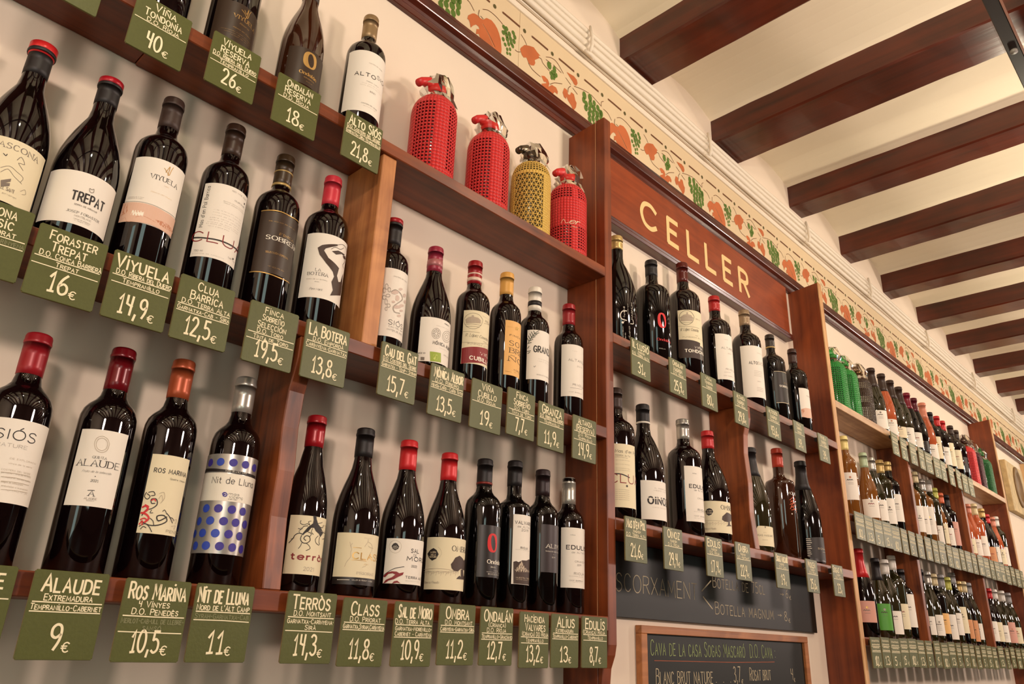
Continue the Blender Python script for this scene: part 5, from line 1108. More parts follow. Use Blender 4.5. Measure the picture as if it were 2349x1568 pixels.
NEAR = [
 # shelf, X, H, r, style, glass, cap, caplen, label, print key, description, bands, capsule fatness
 (S1, .262, .300, .0385, 'bord', 'red', DBR, .06, None, None, 'dark bottle at the upper left edge above the 40 € tag, only its base in view', None, 1),
 (S1, .372, .300, .0385, 'bord', 'red', DBR, .06, ('b', .030, .112, -66, 66), '1_vires', 'dark bottle with brown and gold label above the 26 € tag', None, 1),
 (S1, .503, .300, .039, 'burg', 'brown', DBR, .06, ('b', .030, .106, -60, 60), '1_onda', 'sloping dark bottle with a big gold oval on its label above the 18 € tag', None, 1),
 (S1, .636, .303, .0385, 'bord', 'red', cm((150, 124, 88), .4, .4), .058, ('w', .048, .188, -87, 62), '1_alto', 'tall bottle with bronze capsule and white label beside the first red siphon', None, 1),
 (S2, .135, .282, .0415, 'burg', 'red', BLK, .05, ('c', .024, .110, -60, 60), '2_ascona', 'leftmost upper bottle with thick red wax top and old cream label', [(-.001, .0165, cm((206, 40, 42), .3))], 1.12),
 (S2, .225, .282, .0415, 'burg', 'red', BLK, .045, ('w', .028, .105, -81, 62), '2_trepat', 'broad bottle with white TREPAT style lettering and thin red top ring above the 16 € tag', [(.001, .010, cm((176, 26, 40), .3))], 1.06),
 (S2, .314, .303, .0375, 'bord', 'red', cm((58, 40, 32), .5), .056, ('w', .068, .175, -72, 56), '2_viyuela', 'bottle with a pink landscape strip along the foot of its white label', None, 1),
 (S2, .415, .312, .0365, 'bord', 'red', cm((56, 36, 24), .4), .060, ('w', .056, .182, -70, 52), '2_clua', 'bottle with huge dark red letters crossed by a black line on white label, second row', None, 1),
 (S2, .508, .303, .0365, 'bord', 'red', cm((60, 44, 26), .35), .062, ('b', .0675, .1755, -66, 66), '2_sobre', 'bottle with black label between two thin gold lines above the 19,5 € tag', [(.0585, .0625, GLD), (.034, .036, GLD)], 1),
 (S2, .603, .309, .0385, 'bord', 'red', cm((206, 52, 66), .4), .060, ('w', .057, .176, -79, 50), '2_botera', 'bottle with pink capsule and brown woman silhouette on white label', None, 1),
 (S2, .745, .285, .034, 'bord', 'red', BLK, .055, ('w', .0365, .169, -51, 62), '2_sios', 'bottle with white label and pale silver swirls just right of the upper divider', [(.0, .009, cm((160, 22, 34), .35))], 1),
 (S2, .850, .270, .039, 'burg', 'red', cm((148, 38, 60), .35), .056, ('w', .017, .105, -66, 56), '2_monica', 'burgundy shaped bottle with raspberry capsule and green square on its label', [(.030, .044, cm((176, 110, 110), .3))], 1),
 (S2, .958, .282, .0345, 'bord', 'red', cm((150, 24, 30), .35), .054, ('c', .045, .158, -72, 52), '2_cubillo', 'bottle with cream label and red lower band above the plain 19 € tag', [(.030, .033, cm((226, 200, 180), .4)), (.040, .0475, cm((222, 196, 176), .4))], 1),
 (S2, 1.053, .292, .0335, 'bord', 'red', cm((214, 160, 78), .45), .054, ('y', .049, .169, -44, 58), '2_sobreY', 'bottle with mustard yellow capsule and yellow orange label', None, 1),
 (S2, 1.144, .291, .0335, 'bord', 'red', cm((226, 218, 202), .45), .060, ('w', .0635, .176, -72, 52), '2_granza', 'bottle with white capsule and green rosemary sprig on its label', [(.036, .047, BLK)], 1),
 (S2, 1.263, .291, .0335, 'bord', 'red', cm((150, 30, 36), .35), .054, ('w', .056, .179, -78, 45), '2_altanza', 'red capped bottle with tall plain white label next to the first tall post', None, 1),
 (S3, .225, .284, .036, 'bord', 'red', cm((156, 24, 34), .35), .055, ('w', .071, .167, -62, 66), '3_sios', 'large red capped bottle at the left edge of the bottom row with fine print', None, 1),
 (S3, .327, .295, .0345, 'bord', 'red', DRED, .060, ('w', .080, .175, -66, 33), '3_alaude', 'bottle with dark glossy red capsule above the 9 € tag', None, 1),
 (S3, .409, .302, .0345, 'bord', 'red', cm((178, 84, 48), .35, .3), .058, ('c', .057, .159, -48, 41), '3_ros', 'bottle with copper orange capsule and red and black flourish on its label', None, 1),
 (S3, .506, .302, .0345, 'bord', 'red', SIL, .056, ('s', .0415, .178, -114, 74), '3_nit', 'silver topped bottle with big blue dots all around its label', None, 1),
 (S3, .635, .272, .033, 'slim', 'red', cm((160, 22, 32), .3), .052, ('c', .0255, .110, -68, 60), '3_terros', 'slim bottle with black root drawing on its label, first right of the lower divider', None, 1),
 (S3, .731, .272, .038, 'burg', 'red', BLK, .050, [('k', .0175, .0285, -79, 60), ('c', .0285, .095, -79, 60)], '3_class', 'black capped burgundy bottle with cracked white label above the 11,8 € tag', None, 1),
 (S3, .826, .271, .038, 'burg', 'red', cm((206, 36, 40), .4), .054, ('w', .0255, .097, -76, 56), '3_sal', 'bright red capped bottle with a red brush stroke at the foot of its label', None, 1),
 (S3, .923, .267, .038, 'burg', 'red', cm((206, 36, 40), .4), .052, ('c', .023, .110, -92, 52), '3_ombra', 'bright red capped bottle with a dark round tree on its cream label, bottom row', None, 1),
 (S3, 1.015, .273, .0345, 'bord', 'black', BLK, .054, ('k', .0515, .1435, -54, 56), '3_onda', 'black bottle with a red oval ring on black label above the 12,7 € tag', [(.046, .050, cm((120, 30, 20), .4))], 1),
 (S3, 1.099, .285, .0335, 'square', 'black', BLK, .052, ('w', .0455, .1745, -46, 56), '3_valv', 'square shouldered black bottle with rock photograph at the foot of its white label', None, 1),
 (S3, 1.184, .282, .0335, 'bord', 'black', cm((40, 22, 24), .45), .055, ('d', .074, .166, -50, 52), '3_alius', 'black bottle with dusky purple label above the 13 € tag', None, 1),
 (S3, 1.269, .280, .0335, 'bord', 'red', SIL, .058, ('w', .0505, .170, -77, 40), '3_edulis', 'silver topped bottle with white label at the right end of the bottom row beside the first post', None, .92),
 (S4, 1.468, .326, .050, 'burg', 'black', GLD, .042, None, '4_ilus', 'magnum with gold cap and white vertical print, first right of the tall post under the sign', None, 1),
 (S4, 1.631, .319, .047, 'bord', 'black', BLK, .05, None, '4_ond', 'black magnum with a large red ring printed on the glass', None, 1),
 (S4, 1.796, .377, .047, 'bord', 'red', cm((84, 22, 14), .3), .066, [('b', .060, .1015, -82, 50), ('c', .1015, .206, -82, 50)], '4_tond', 'tallest magnum, its brown red cap overlapping the sign board', None, 1),
 (S4, 1.960, .324, .044, 'bord', 'red', cm((170, 30, 30), .35), .052, ('w', .0405, .184, -66, 42), '4_altan', 'magnum with scarlet capsule and white label on the upper middle shelf', None, 1),
 (S4, 2.154, .344, .045, 'bord', 'red', cm((150, 128, 100), .4, .4), .056, ('w', .034, .205, -90, 36), '4_altos', 'magnum with grey gold capsule and tall white label under the end of the sign', None, 1),
 (S4, 2.328, .313, .042, 'bord', 'black', cm((50, 40, 32), .4), .050, ('k', .060, .167, -62, 50), '4_sobr', 'magnum with black label edged by thin cream lines', [(.046, .050, GLD)], 1),
 (S4, 2.499, .312, .042, 'bord', 'black', cm((56, 32, 24), .45), .056, ('w', .051, .155, -54, 40), '4_viy', 'rightmost magnum on the upper middle shelf, leaning against the second tall post', None, 1),
 (S5, 1.441, .323, .045, 'bord', 'red', DBR, .055, ('c', .030, .176, -74, 20), '5_mas', 'magnum half hidden by the first tall post, with big red letters on cream', None, 1),
 (S5, 1.570, .315, .050, 'burg', 'red', BLK, .052, ('w', .020, .1125, -67, 48), '5_oinoz', 'magnum with white ring below its black cap and heavy black lettering', [(.047, .0515, cm((226, 218, 204), .4))], 1),
 (S5, 1.743, .314, .044, 'bord', 'red', SIL, .056, ('w', .038, .179, -60, 42), '5_edul', 'silver topped magnum with tall white label on the lower middle shelf', None, 1),
 (S5, 1.887, .314, .050, 'burg', 'red', cm((186, 34, 36), .4), .052, ('c', .027, .110, -93, 40), '5_ombr', 'red capped magnum with a dark tree on its cream label left of the small divider', None, 1),
 (S5, 2.135, .315, .048, 'cava', 'oliv', BLK, .09, ('c', .020, .076, -60, 46, .008), '5_cava', 'green cava magnum half hidden behind the small divider', None, 1.1),
 (S5, 2.302, .345, .044, 'square', 'brown', cm((182, 58, 36), .4), .062, None, '5_molen', 'square shouldered amber brown magnum with orange red cap', None, 1),
 (S5, 2.492, .340, .048, 'cava', 'black', BLK, .10, ('k', .010, .062, -66, 40, .004), '5_sogas', 'black sparkling magnum with black label in the corner by the second tall post', None, 1.1)]
for sz, x, H, r, st, gl, cap, cl, lab, key, txt, band, fat in NEAR:
    bottle(x, YC if r < .047 else 1.066, sz, H, r, st, gl, cap, cl, lab, PRINT.get(key), txt, band=band, fat=fat,
           group='wine bottles on the left shelving' if x < 1.33 else 'magnum bottles on the middle shelving')
# far shelving
rf = random.Random(11)
def fp(r, a0, a1, z0, z1, seed):
    """small unreadable print on a far label"""
    q = random.Random(seed); o = []; c = q.choice('kkgtr'); u0, u1 = r * 1000 * math.radians(a0) + 4, r * 1000 * math.radians(a1) - 4; um = (u0 + u1) / 2; h = (z1 - z0) * 1000
    vb = z0 * 1000 + h * q.uniform(.5, .75)
    o.append(('S', c, 2.2, [(um - 12 + i * 3.4, vb + (i % 2) * 3.2) for i in range(7)])); 
    for j in range(q.randint(1, 3)): o.append(('S', 'g', .9, [(um - 9, vb - 8 - 6 * j), (um + 9, vb - 8 - 6 * j)]))
    if q.random() < .5: o.append(('E', q.choice('ougs'), um, vb + 11, 4, 4))
    return o
cc = {'k': BLK, 'b': DBR, 'r': cm((190, 34, 36), .35), 'R': cm((120, 20, 40), .35), 'd': cm((84, 16, 30), .3), 'p': cm((206, 130, 104), .4), 'y': cm((226, 206, 130), .4), 'w': cm((226, 220, 208), .4), 'g': cm((168, 186, 150), .4), 's': SIL, 'o': cm((206, 98, 56), .4), 'l': cm((196, 196, 90), .4), 'G': GLD, 'c': cm((214, 196, 150), .4), 'e': cm((152, 150, 148), .4)}
CN = {'k': 'black', 'b': 'brown', 'r': 'red', 'R': 'crimson', 'd': 'maroon', 'p': 'pink', 'y': 'pale yellow', 'w': 'white', 'g': 'pale green', 's': 'silver', 'o': 'orange', 'l': 'lime', 'G': 'gold', 'c': 'cream', 'e': 'grey'}
GN = {'red': 'dark red wine', 'oliv': 'olive green', 'amber': 'amber', 'rose': 'rosé', 'brown': 'brown', 'black': 'black'}
PN = {'w': 'white', 'c': 'cream', 'y': 'yellow', 'k': 'black', 's': 'silver', 'n': 'bright green', 'p': 'pink', 'o': 'orange', None: 'no'}
ORD = 'first second third fourth fifth sixth seventh eighth ninth tenth eleventh twelfth thirteenth fourteenth fifteenth sixteenth seventeenth eighteenth nineteenth twentieth twenty-first twenty-second twenty-third twenty-fourth twenty-fifth'.split()
TOPROW = [(3.298,.299,.040,'cava','oliv','b',.09,'w',.02,.10),(3.422,.307,.038,'cava','rose','b',.085,'w',.02,.09),(3.529,.305,.040,'cava','oliv','b',.09,'c',.03,.08),(3.637,.302,.040,'cava','oliv','b',.09,'w',.02,.10),(3.741,.299,.040,'cava','black','R',.08,'w',.03,.10),(3.839,.298,.040,'cava','black','d',.07,'k',.03,.08),(3.968,.306,.038,'cava','rose','p',.08,'w',.02,.09),
 (4.069,.282,.036,'bord','red','k',.05,'c',.04,.15),(4.180,.288,.036,'bord','black','r',.055,'w',.03,.12),(4.269,.283,.036,'bord','red','r',.055,'c',.04,.16),(4.407,.288,.036,'bord','red','b',.05,'c',.05,.15),(4.500,.283,.036,'bord','red','b',.05,'k',.05,.13)]
MIDROW = [(2.883,.315,.034,'bord','amber','y',.055,'w',.07,.17),(3.065,.286,.036,'burg','amber','g',.06,'w',.03,.10),(3.150,.283,.036,'burg','oliv','s',.055,'w',.03,.11),(3.245,.291,.036,'bord','oliv','G',.055,'w',.03,.13),(3.334,.300,.036,'bord','black','G',.04,'w',.05,.16),
 (3.500,.290,.034,'bord','black','o',.05,'w',.03,.12),(3.590,.300,.036,'bord','amber','p',.055,'w',.04,.15),(3.672,.317,.034,'bord','oliv','c',.05,'w',.04,.16),(3.760,.299,.036,'bord','amber','s',.055,'w',.05,.17),(3.855,.311,.036,'bord','oliv','w',.055,'w',.02,.10),(3.935,.287,.034,'burg','amber','l',.05,'c',.03,.12),(4.015,.276,.036,'burg','red','o',.05,'w',.03,.11),(4.107,.281,.034,'bord','red','k',.06,'p',.04,.15),
 (4.270,.308,.036,'bord','red','o',.06,'w',.03,.12),(4.360,.295,.036,'slim','rose','p',.05,'c',.03,.10),(4.470,.290,.036,'slim','rose','p',.05,'w',.03,.11),(4.596,.310,.036,'bord','rose','c',.06,'w',.04,.14),(4.736,.305,.036,'slim','black','G',.05,'o',.02,.10),(4.824,.286,.036,'burg','red','r',.05,'w',.03,.11),(4.936,.286,.034,'slim','rose','p',.055,'c',.03,.11),(5.020,.300,.034,'bord','oliv','w',.055,'w',.03,.13)]
BOTROW = [(2.890,.300,.040,'cava','black','r',.10,'p',.05,.12),(3.044,.282,.037,'burg','oliv','k',.08,'n',.03,.12),(3.139,.286,.038,'burg','oliv','w',.055,'w',.02,.10),(3.223,.309,.036,'bord','oliv','w',.055,'c',.04,.13),(3.306,.265,.036,'bord','black','k',.05,'w',.05,.17),
 (3.450,.286,.036,'bord','black','c',.03,'p',.06,.12),(3.540,.285,.034,'burg','oliv','k',.055,'w',.03,.10),(3.633,.284,.036,'burg','oliv','s',.055,'w',.03,.11),(3.715,.281,.036,'bord','black','c',.05,'y',.04,.12),(3.813,.286,.038,'burg','oliv','e',.055,'w',.02,.12),(3.905,.282,.036,'burg','oliv','l',.055,'w',.04,.13),(3.986,.308,.036,'bord','black','e',.05,'c',.05,.16),(4.065,.278,.036,'burg','oliv','G',.05,'o',.03,.11),(4.145,.282,.036,'burg','black','c',.05,'o',.02,.11),(4.225,.282,.036,'burg','oliv','e',.055,'w',.03,.10),
 (4.380,.276,.036,'burg','black','e',.05,'c',.03,.10),(4.480,.280,.036,'burg','red','o',.04,'w',.03,.12),(4.579,.281,.036,'burg','red','r',.05,'c',.03,.12),(4.684,.284,.036,'burg','oliv','w',.05,'w',.03,.11),(4.829,.287,.036,'burg','oliv','w',.055,'p',.03,.13),(4.960,.285,.036,'burg','oliv','e',.055,'c',.03,.11)]
for rows, sz, rn_, nm in ((TOPROW, S6, 'top', 'wine bottles on the top far shelf'), (MIDROW, .4516, 'middle', 'wine bottles on the middle far shelf'), (BOTROW, .0535, 'bottom', 'wine bottles on the bottom far shelf')):
    for i, (x, H, r, st, gl, cp, cl, lb, z0, z1) in enumerate(rows):
        a0, a1 = -100 + rf.uniform(-8, 8), -2 + rf.uniform(-14, 14)
        bottle(x, YC, sz, H, r, st, gl, cc[cp], cl, (lb, z0, z1, a0, a1), fp(r, a0, a1, z0, z1, int(x * 1000)),
               '%s capped %s bottle with %s label, %s from the left on the %s far shelf' % (CN[cp], GN[gl], PN[lb], ORD[i], rn_), nm, fat=1.12 if st == 'cava' else 1)
# ---------------------------------------------------------------- soda siphons
def siphon_prof(H, r): return [(r * .96, 0), (r, .004), (r, .60 * H), (r * .985, .635 * H), (r * .93, .675 * H), (r * .83, .712 * H), (r * .68, .742 * H), (r * .50, .762 * H), (.36 * r, .772 * H)]
def siphon(x, y, z, H, r, col, pattern, txt, head=None, core=None, rz=0.):
    root = empty('soda_siphon', (x, y, z + .0004 + ZO), rz); tag(root, txt, 'siphon', 'soda siphons on the top shelves')
    K = siphon_prof(H, r); m = mat('plastic_%02x%02x%02x' % col, col, .38, spec=.4)
    core = core or mat('siphon_core_%02x%02x%02x' % col, tuple(int(c * .42) for c in col), .12, spec=.7, coat=.4)
    lathe('glass_body', [(round(a * .95, 5), round(b, 5)) for a, b in K], core, root, 32)
    # the moulded casing, with real openings
    NP = 40; zs = []; zz = .006
    zt = .735 * H; nz = {'grid': 24, 'label': 26}.get(pattern, 30); zs = [.0 + zt * i / nz for i in range(nz + 1)]
    V, F = [], []
    def pt(a, z, off=0): rr = rad_at(K, z) + off; return (rr * math.sin(a), -rr * math.cos(a), z)
    def quad(a0, a1, z0, z1):
        n = len(V); V.extend([pt(a0, z0), pt(a1, z0), pt(a1, z1), pt(a0, z1)]); F.append((n, n + 1, n + 2, n + 3))
    def hole(i, j):
        ph = (i + 4) % 10
        if pattern == 'grid': return 4 <= ph and 2 <= j <= 20
        if pattern == 'label': return (2 <= j <= 9 or 20 <= j <= 23) and 2 <= ph
        if pattern == 'bands': return (3 <= j <= 10 or 14 <= j <= 17 or 23 <= j <= 26)
        return False
    for j in range(nz):
        z0, z1 = zs[j], zs[j + 1]
        for i in range(NP):
            a0, a1 = 2 * math.pi * i / NP, 2 * math.pi * (i + 1) / NP
            if pattern == 'tri':
                ph = i % 13
                if 3 <= ph and 2 <= j <= 23 and i < 39: continue
                if 25 <= j <= 28:
                    quad(a0, a0 + (a1 - a0) * .3, z0, z1); quad(a0, a1, z0, z0 + (z1 - z0) * .25); continue
            if hole(i, j):
                da, dz = (a1 - a0) * .17, (z1 - z0) * .2
                quad(a0, a1, z0, z0 + dz); quad(a0, a1, z1 - dz, z1); quad(a0, a0 + da, z0 + dz, z1 - dz); quad(a1 - da, a1, z0 + dz, z1 - dz)
            else: quad(a0, a1, z0, z1)
    if pattern == 'tri':
        P = Print(); L0 = 2 * math.pi * r * 1000
        for p in range(3):
            ua, ub = L0 * (p * 13 + 3) / 40, L0 * (p * 13 + 13) / 40; va, vb = zs[2] * 1000, zs[24] * 1000; st_ = 11.; hgt = st_ * .95
            nrow = int((vb - va) / hgt); hgt = (vb - va) / nrow
            for rw in range(nrow + 1): P.ribbon('y', [(ua, va + rw * hgt), (ub, va + rw * hgt)], 1.7, maxseg=5)
            for s_ in (-1, 1):
                k0 = -40
                while k0 < 60:
                    # line u = ua + k0*st/1 + s*(v-va)*(st/2)/hgt clipped to the panel
                    pts = []
                    for q in range(nrow * 2 + 1):
                        v = va + hgt * q / 2; u = ua + k0 * st_ + s_ * (v - va) * (st_ / 2) / hgt
                        if ua - .01 <= u <= ub + .01: pts.append((u, v))
                    if len(pts) > 1: P.ribbon('y', pts, 1.7, maxseg=5)
                    k0 += 1
        PV, PF = P.d['y']; n = len(V)
        V.extend([pt(u / 1000 / r, v / 1000, .0001 * (l % 3)) for u, v, l in PV]); F.extend([tuple(n + i for i in f) for f in PF])
    # dome and foot
    n = len(V); N2 = 40; dome = [(rad_at(K, zt), zt)] + [k for k in K if k[1] > zt]
    for rr, z_ in dome:
        for i in range(N2): a = 2 * math.pi * i / N2; V.append((rr * math.sin(a), -rr * math.cos(a), z_))
    for q in range(len(dome) - 1):
        for i in range(N2): F.append((n + q * N2 + i, n + q * N2 + (i + 1) % N2, n + (q + 1) * N2 + (i + 1) % N2, n + (q + 1) * N2 + i))
    me = bpy.data.meshes.new('casing'); me.from_pydata(V, [], F); me.materials.append(m); me.shade_smooth()
    cs = link('casing', me, root); md = cs.modifiers.new('t', 'SOLIDIFY'); md.thickness = .0016; md.offset = -1
    hm = head or m; zh = .772 * H
    lathe('neck_ring', [(.40 * r, zh), (.42 * r, zh + .004), (.40 * r, zh + .012), (.34 * r, zh + .013)], mat('collar_cream', (214, 196, 170), .4) if pattern == 'label' else mat('collar_metal', (96, 70, 52), .3, metal=.6), root, 28)
    lathe('valve_head', [(.42 * r, zh + .012), (.45 * r, zh + .020), (.42 * r, zh + .030), (.34 * r, zh + .038), (.27 * r, H - .012), (.22 * r, H - .003), (.05 * r, H)], hm, root, 28)
    zsn = zh + .024
    tube('spout', [(-.1 * r, 0, zsn + .008), (-.5 * r, 0, zsn + .009), (-.82 * r, 0, zsn + .003), (-1.0 * r, 0, zsn - .007)], [.016, .0125, .0085, .0085], hm, root, 12)
    tube('lever', [(.05 * r, 0, H - .007), (.22 * r, 0, H - .008), (.36 * r, 0, H - .020), (.42 * r, 0, H - .034)], [.008, .0075, .006, .005], mat('lever_dark', (74, 18, 16), .3, metal=.3) if head is None else hm, root, 10)
    # cellophane hood
    V, F = [], []; N3 = 22; rr_ = random.Random(int(x * 100)); lv = [(.10 * r, H + .004), (.40 * r, H - .004), (.62 * r, H - .024), (.74 * r, zh + .020), (.62 * r, zh + .004), (.80 * r, zh - .012)]
    for rr, z_ in lv:
        for i in range(N3):
            a = 2 * math.pi * i / N3; q = rr * (1 + rr_.uniform(-.16, .16)); V.append((q * math.cos(a) + .10 * r, q * math.sin(a), z_ + rr_.uniform(-.003, .003)))
    for q in range(len(lv) - 1):
        for i in range(N3): F.append((q * N3 + i, q * N3 + (i + 1) % N3, (q + 1) * N3 + (i + 1) % N3, (q + 1) * N3 + i))
    mesh_obj('cellophane', V, F, cello(), root)
    if pattern == 'label':
        P = Print(); P.text('e', 'er', -12, 12, 78, 15, 'c', k=4, wsc=1.6); P.ribbon('e', smooth_pts([(-30, 80), (-24, 90), (-18, 79), (-12, 82)], 4), 1.1); P.text('e', '1952', -6, 8, 68, 4, 's')
        P.emit(lambda u, v, l: ((r + .0008) * math.sin(u / 1000 / r - .55), -(r + .0008) * math.cos(u / 1000 / r - .55), v / 1000), cs)
    return root
def cello():
    if 'cellophane' in MATS: return MATS['cellophane']
    m = bpy.data.materials.new('cellophane'); m.use_nodes = True; nt = m.node_tree; nt.nodes.clear()
    o = nt.nodes.new('ShaderNodeOutputMaterial'); mx = nt.nodes.new('ShaderNodeMixShader'); t = nt.nodes.new('ShaderNodeBsdfTransparent'); g = nt.nodes.new('ShaderNodeBsdfGlossy'); f = nt.nodes.new('ShaderNodeFresnel')
    f.inputs[0].default_value = 1.32; g.inputs['Roughness'].default_value = .06; t.inputs[0].default_value = (.95, .93, .86, 1)
    nt.links.new(f.outputs[0], mx.inputs[0]); nt.links.new(t.outputs[0], mx.inputs[1]); nt.links.new(g.outputs[0], mx.inputs[2]); nt.links.new(mx.outputs[0], o.inputs[0])
    MATS['cellophane'] = m; return m
SR = (206, 46, 46)
siphon(.815, 1.056, S1, .270, .049, SR, 'grid', 'largest looking red netted siphon, nearest the white labelled bottle on the top shelf')
siphon(.976, 1.056, S1, .268, .048, SR, 'grid', 'second red siphon on the top shelf, between the first red one and the yellow one')
siphon(1.118, 1.056, S1, .264, .047, (214, 176, 84), 'tri', 'yellow siphon with triangle lattice casing and dark metal head', head=mat('siphon_head_metal', (92, 80, 66), .22, metal=.8), core=mat('siphon_core_smoke', (96, 84, 50), .15))
siphon(1.252, 1.056, S1, .270, .048, SR, 'label', 'red siphon with cream script on a smooth band beside the first tall post')
GR_ = (36, 130, 48)
siphon(2.866, 1.056, S6, .265, .047, GR_, 'grid', 'green siphon just right of the second tall post')
siphon(2.981, 1.056, S6, .264, .047, GR_, 'grid', 'green siphon standing second from the second tall post')
siphon(3.130, 1.056, S6, .271, .047, (58, 40, 26), 'bands', 'dark bronze siphon with pale lettering bands right of the two green ones', head=mat('siphon_head_bronze', (110, 84, 56), .25, metal=.7), core=mat('siphon_core_pale', (190, 176, 150), .3))
siphon(4.635, 1.056, S6, .286, .047, SR, 'grid', 'red siphon near the right end of the top far shelf', head=mat('siphon_head_dark', (60, 36, 28), .3, metal=.6))
siphon(4.760, 1.056, S6, .280, .047, (70, 16, 26), 'grid', 'dark wine red siphon near the right end of the top far shelf')
siphon(4.940, 1.056, S6, .275, .049, (20, 96, 38), 'grid', 'green siphon at the right end of the top far shelf by the last post')
pb = mesh_obj('paper_gift_bag', *(lambda V, F: (V, F))([(-.03, 0, 0), (.03, -.004, 0), (.045, 0, .29), (.0, -.006, .252), (-.05, 0, .275), (-.03, .006, 0), (.03, .008, 0), (.045, .006, .29), (.0, .01, .252), (-.05, .006, .275)],
              [(0, 1, 2, 3), (0, 3, 4), (5, 8, 7, 6), (5, 9, 8), (0, 5, 6, 1), (1, 6, 7, 2), (2, 7, 8, 3), (3, 8, 9, 4), (4, 9, 5, 0)]), mat('kraft_paper', (196, 150, 110), .8), loc=(2.985, 1.095, .4520 + ZO))
tag(pb, 'tan kraft paper wrapper with pointed ears behind the pale yellow capped bottle', 'paper bag')
# ---------------------------------------------------------------- chalk-written price tags
TW, THH = .0795, .0935
rt = random.Random(5)
tm = bmesh.new(); bmesh.ops.create_cube(tm, size=1)
for v in tm.verts: v.co = (v.co.x * TW, v.co.y * .0035, v.co.z * THH - THH / 2)
bmesh.ops.bevel(tm, geom=[e for e in tm.edges if abs((e.verts[0].co - e.verts[1].co).y) > .001], offset=.0014, segments=2, affect='EDGES')
bmesh.ops.bevel(tm, geom=[e for e in tm.edges if e.is_manifold and e.calc_face_angle(0) > 1.2], offset=.0005, segments=1, affect='EDGES')
TAGM = bpy.data.meshes.new('board'); tm.to_mesh(TAGM); tm.free(); TAGM.materials.append(SLATE); TAGM.materials.append(SLATE_E)
for p in TAGM.polygons:
    if abs(p.normal.y) < .5: p.material_index = 1
CLIPS = {}
def price_tag(xc, zt, y, txt, group, rz=0, rx=0, wsc=1.):
    root = empty('price_tag', (xc, y, zt + ZO)); root.rotation_euler = (rx, rt.uniform(-.006, .006), rz); root.scale = (wsc, 1, 1); tag(root, txt, 'price tag', group)
    b = link('board', TAGM, root)
    d = round(1.0 - y, 3)
    if d not in CLIPS:
        me = bpy.data.meshes.new('clip'); h = .012
        V = [(sx * .012, yy, zz) for yy in (.0016, d - .0002) for sx, zz in ((-1, -.010), (1, -.010), (1, -.022), (-1, -.022))]
        me.from_pydata(V, [], [(0, 1, 2, 3), (7, 6, 5, 4), (0, 4, 5, 1), (1, 5, 6, 2), (2, 6, 7, 3), (3, 7, 4, 0)]); me.materials.append(mat('clip_black', (30, 24, 20), .5)); CLIPS[d] = me
    link('clip', CLIPS[d], root)
    return root, b
def cmat(c): return CHALK if c == 'C' else CHALK_F
def write(b, name, do, grape, price, pc=0, gfade=False, rules=2):
    """name and do are lists of lines; everything is handwritten in marker"""
    P = Print(); v = -5.
    big = {1: 18., 2: 12., 3: 9.}[len(name)]
    for s in name:
        wfull = len(s) * big * .56; wd = min(68, max(30, wfull)); c = rt.uniform(-2, 2)
        P.text('C', s, c - wd / 2, c + wd / 2, v - big, big, 'h', jit=.5, k=4, wsc=1.15); v -= big + 2.4
    for s in do:
        h = 6.6; wd = min(71, len(s) * 4.6); c = rt.uniform(-3, 3)
        P.text('C', s, c - wd / 2, c + wd / 2, v - h, h, 'h', jit=.6, k=2, wsc=1.35); v -= h + 1.9
    if rules: P.ribbon('C', [(-36 + rt.uniform(-1, 1), v), (0, v + rt.uniform(-.4, .4)), (37, v + rt.uniform(-.5, .5))], 1.3, maxseg=90); v -= 2.2
    for s in grape:
        h = 5.8; wd = min(74, len(s) * 4.3)
        P.text('D' if gfade else 'C', s, -wd / 2 + .5, wd / 2 + .5, v - h, h, 'h', jit=.7, k=2, wsc=1.4); v -= h + 2.
    if rules > 1: P.ribbon('C', [(-37 + rt.uniform(-1, 1), v), (0, v + rt.uniform(-.4, .4)), (37, v + rt.uniform(-.5, .5))], 1.2, maxseg=90)
    hp = min(26, 91 + v - 7); n = len(price.replace(',', '')); wd = n * hp * .40 + (3 if ',' in price else 0); c = -4 + pc; vb = -88.5 + (4 if hp > 20 else 0)
    if price: P.text('C', price, c - wd / 2, c + wd / 2, vb + 2, hp, 'h', jit=.35, k=5, wsc=.95)
    P.text('C', '€', c + wd / 2 + 3, c + wd / 2 + 11, vb - .5, 10, 'h', jit=.2, k=4, wsc=1.2)
    P.emit(lambda u, vv, l: (u / 1000, -.00195 - .0003 * l, vv / 1000), b, 'handwriting', cmat)
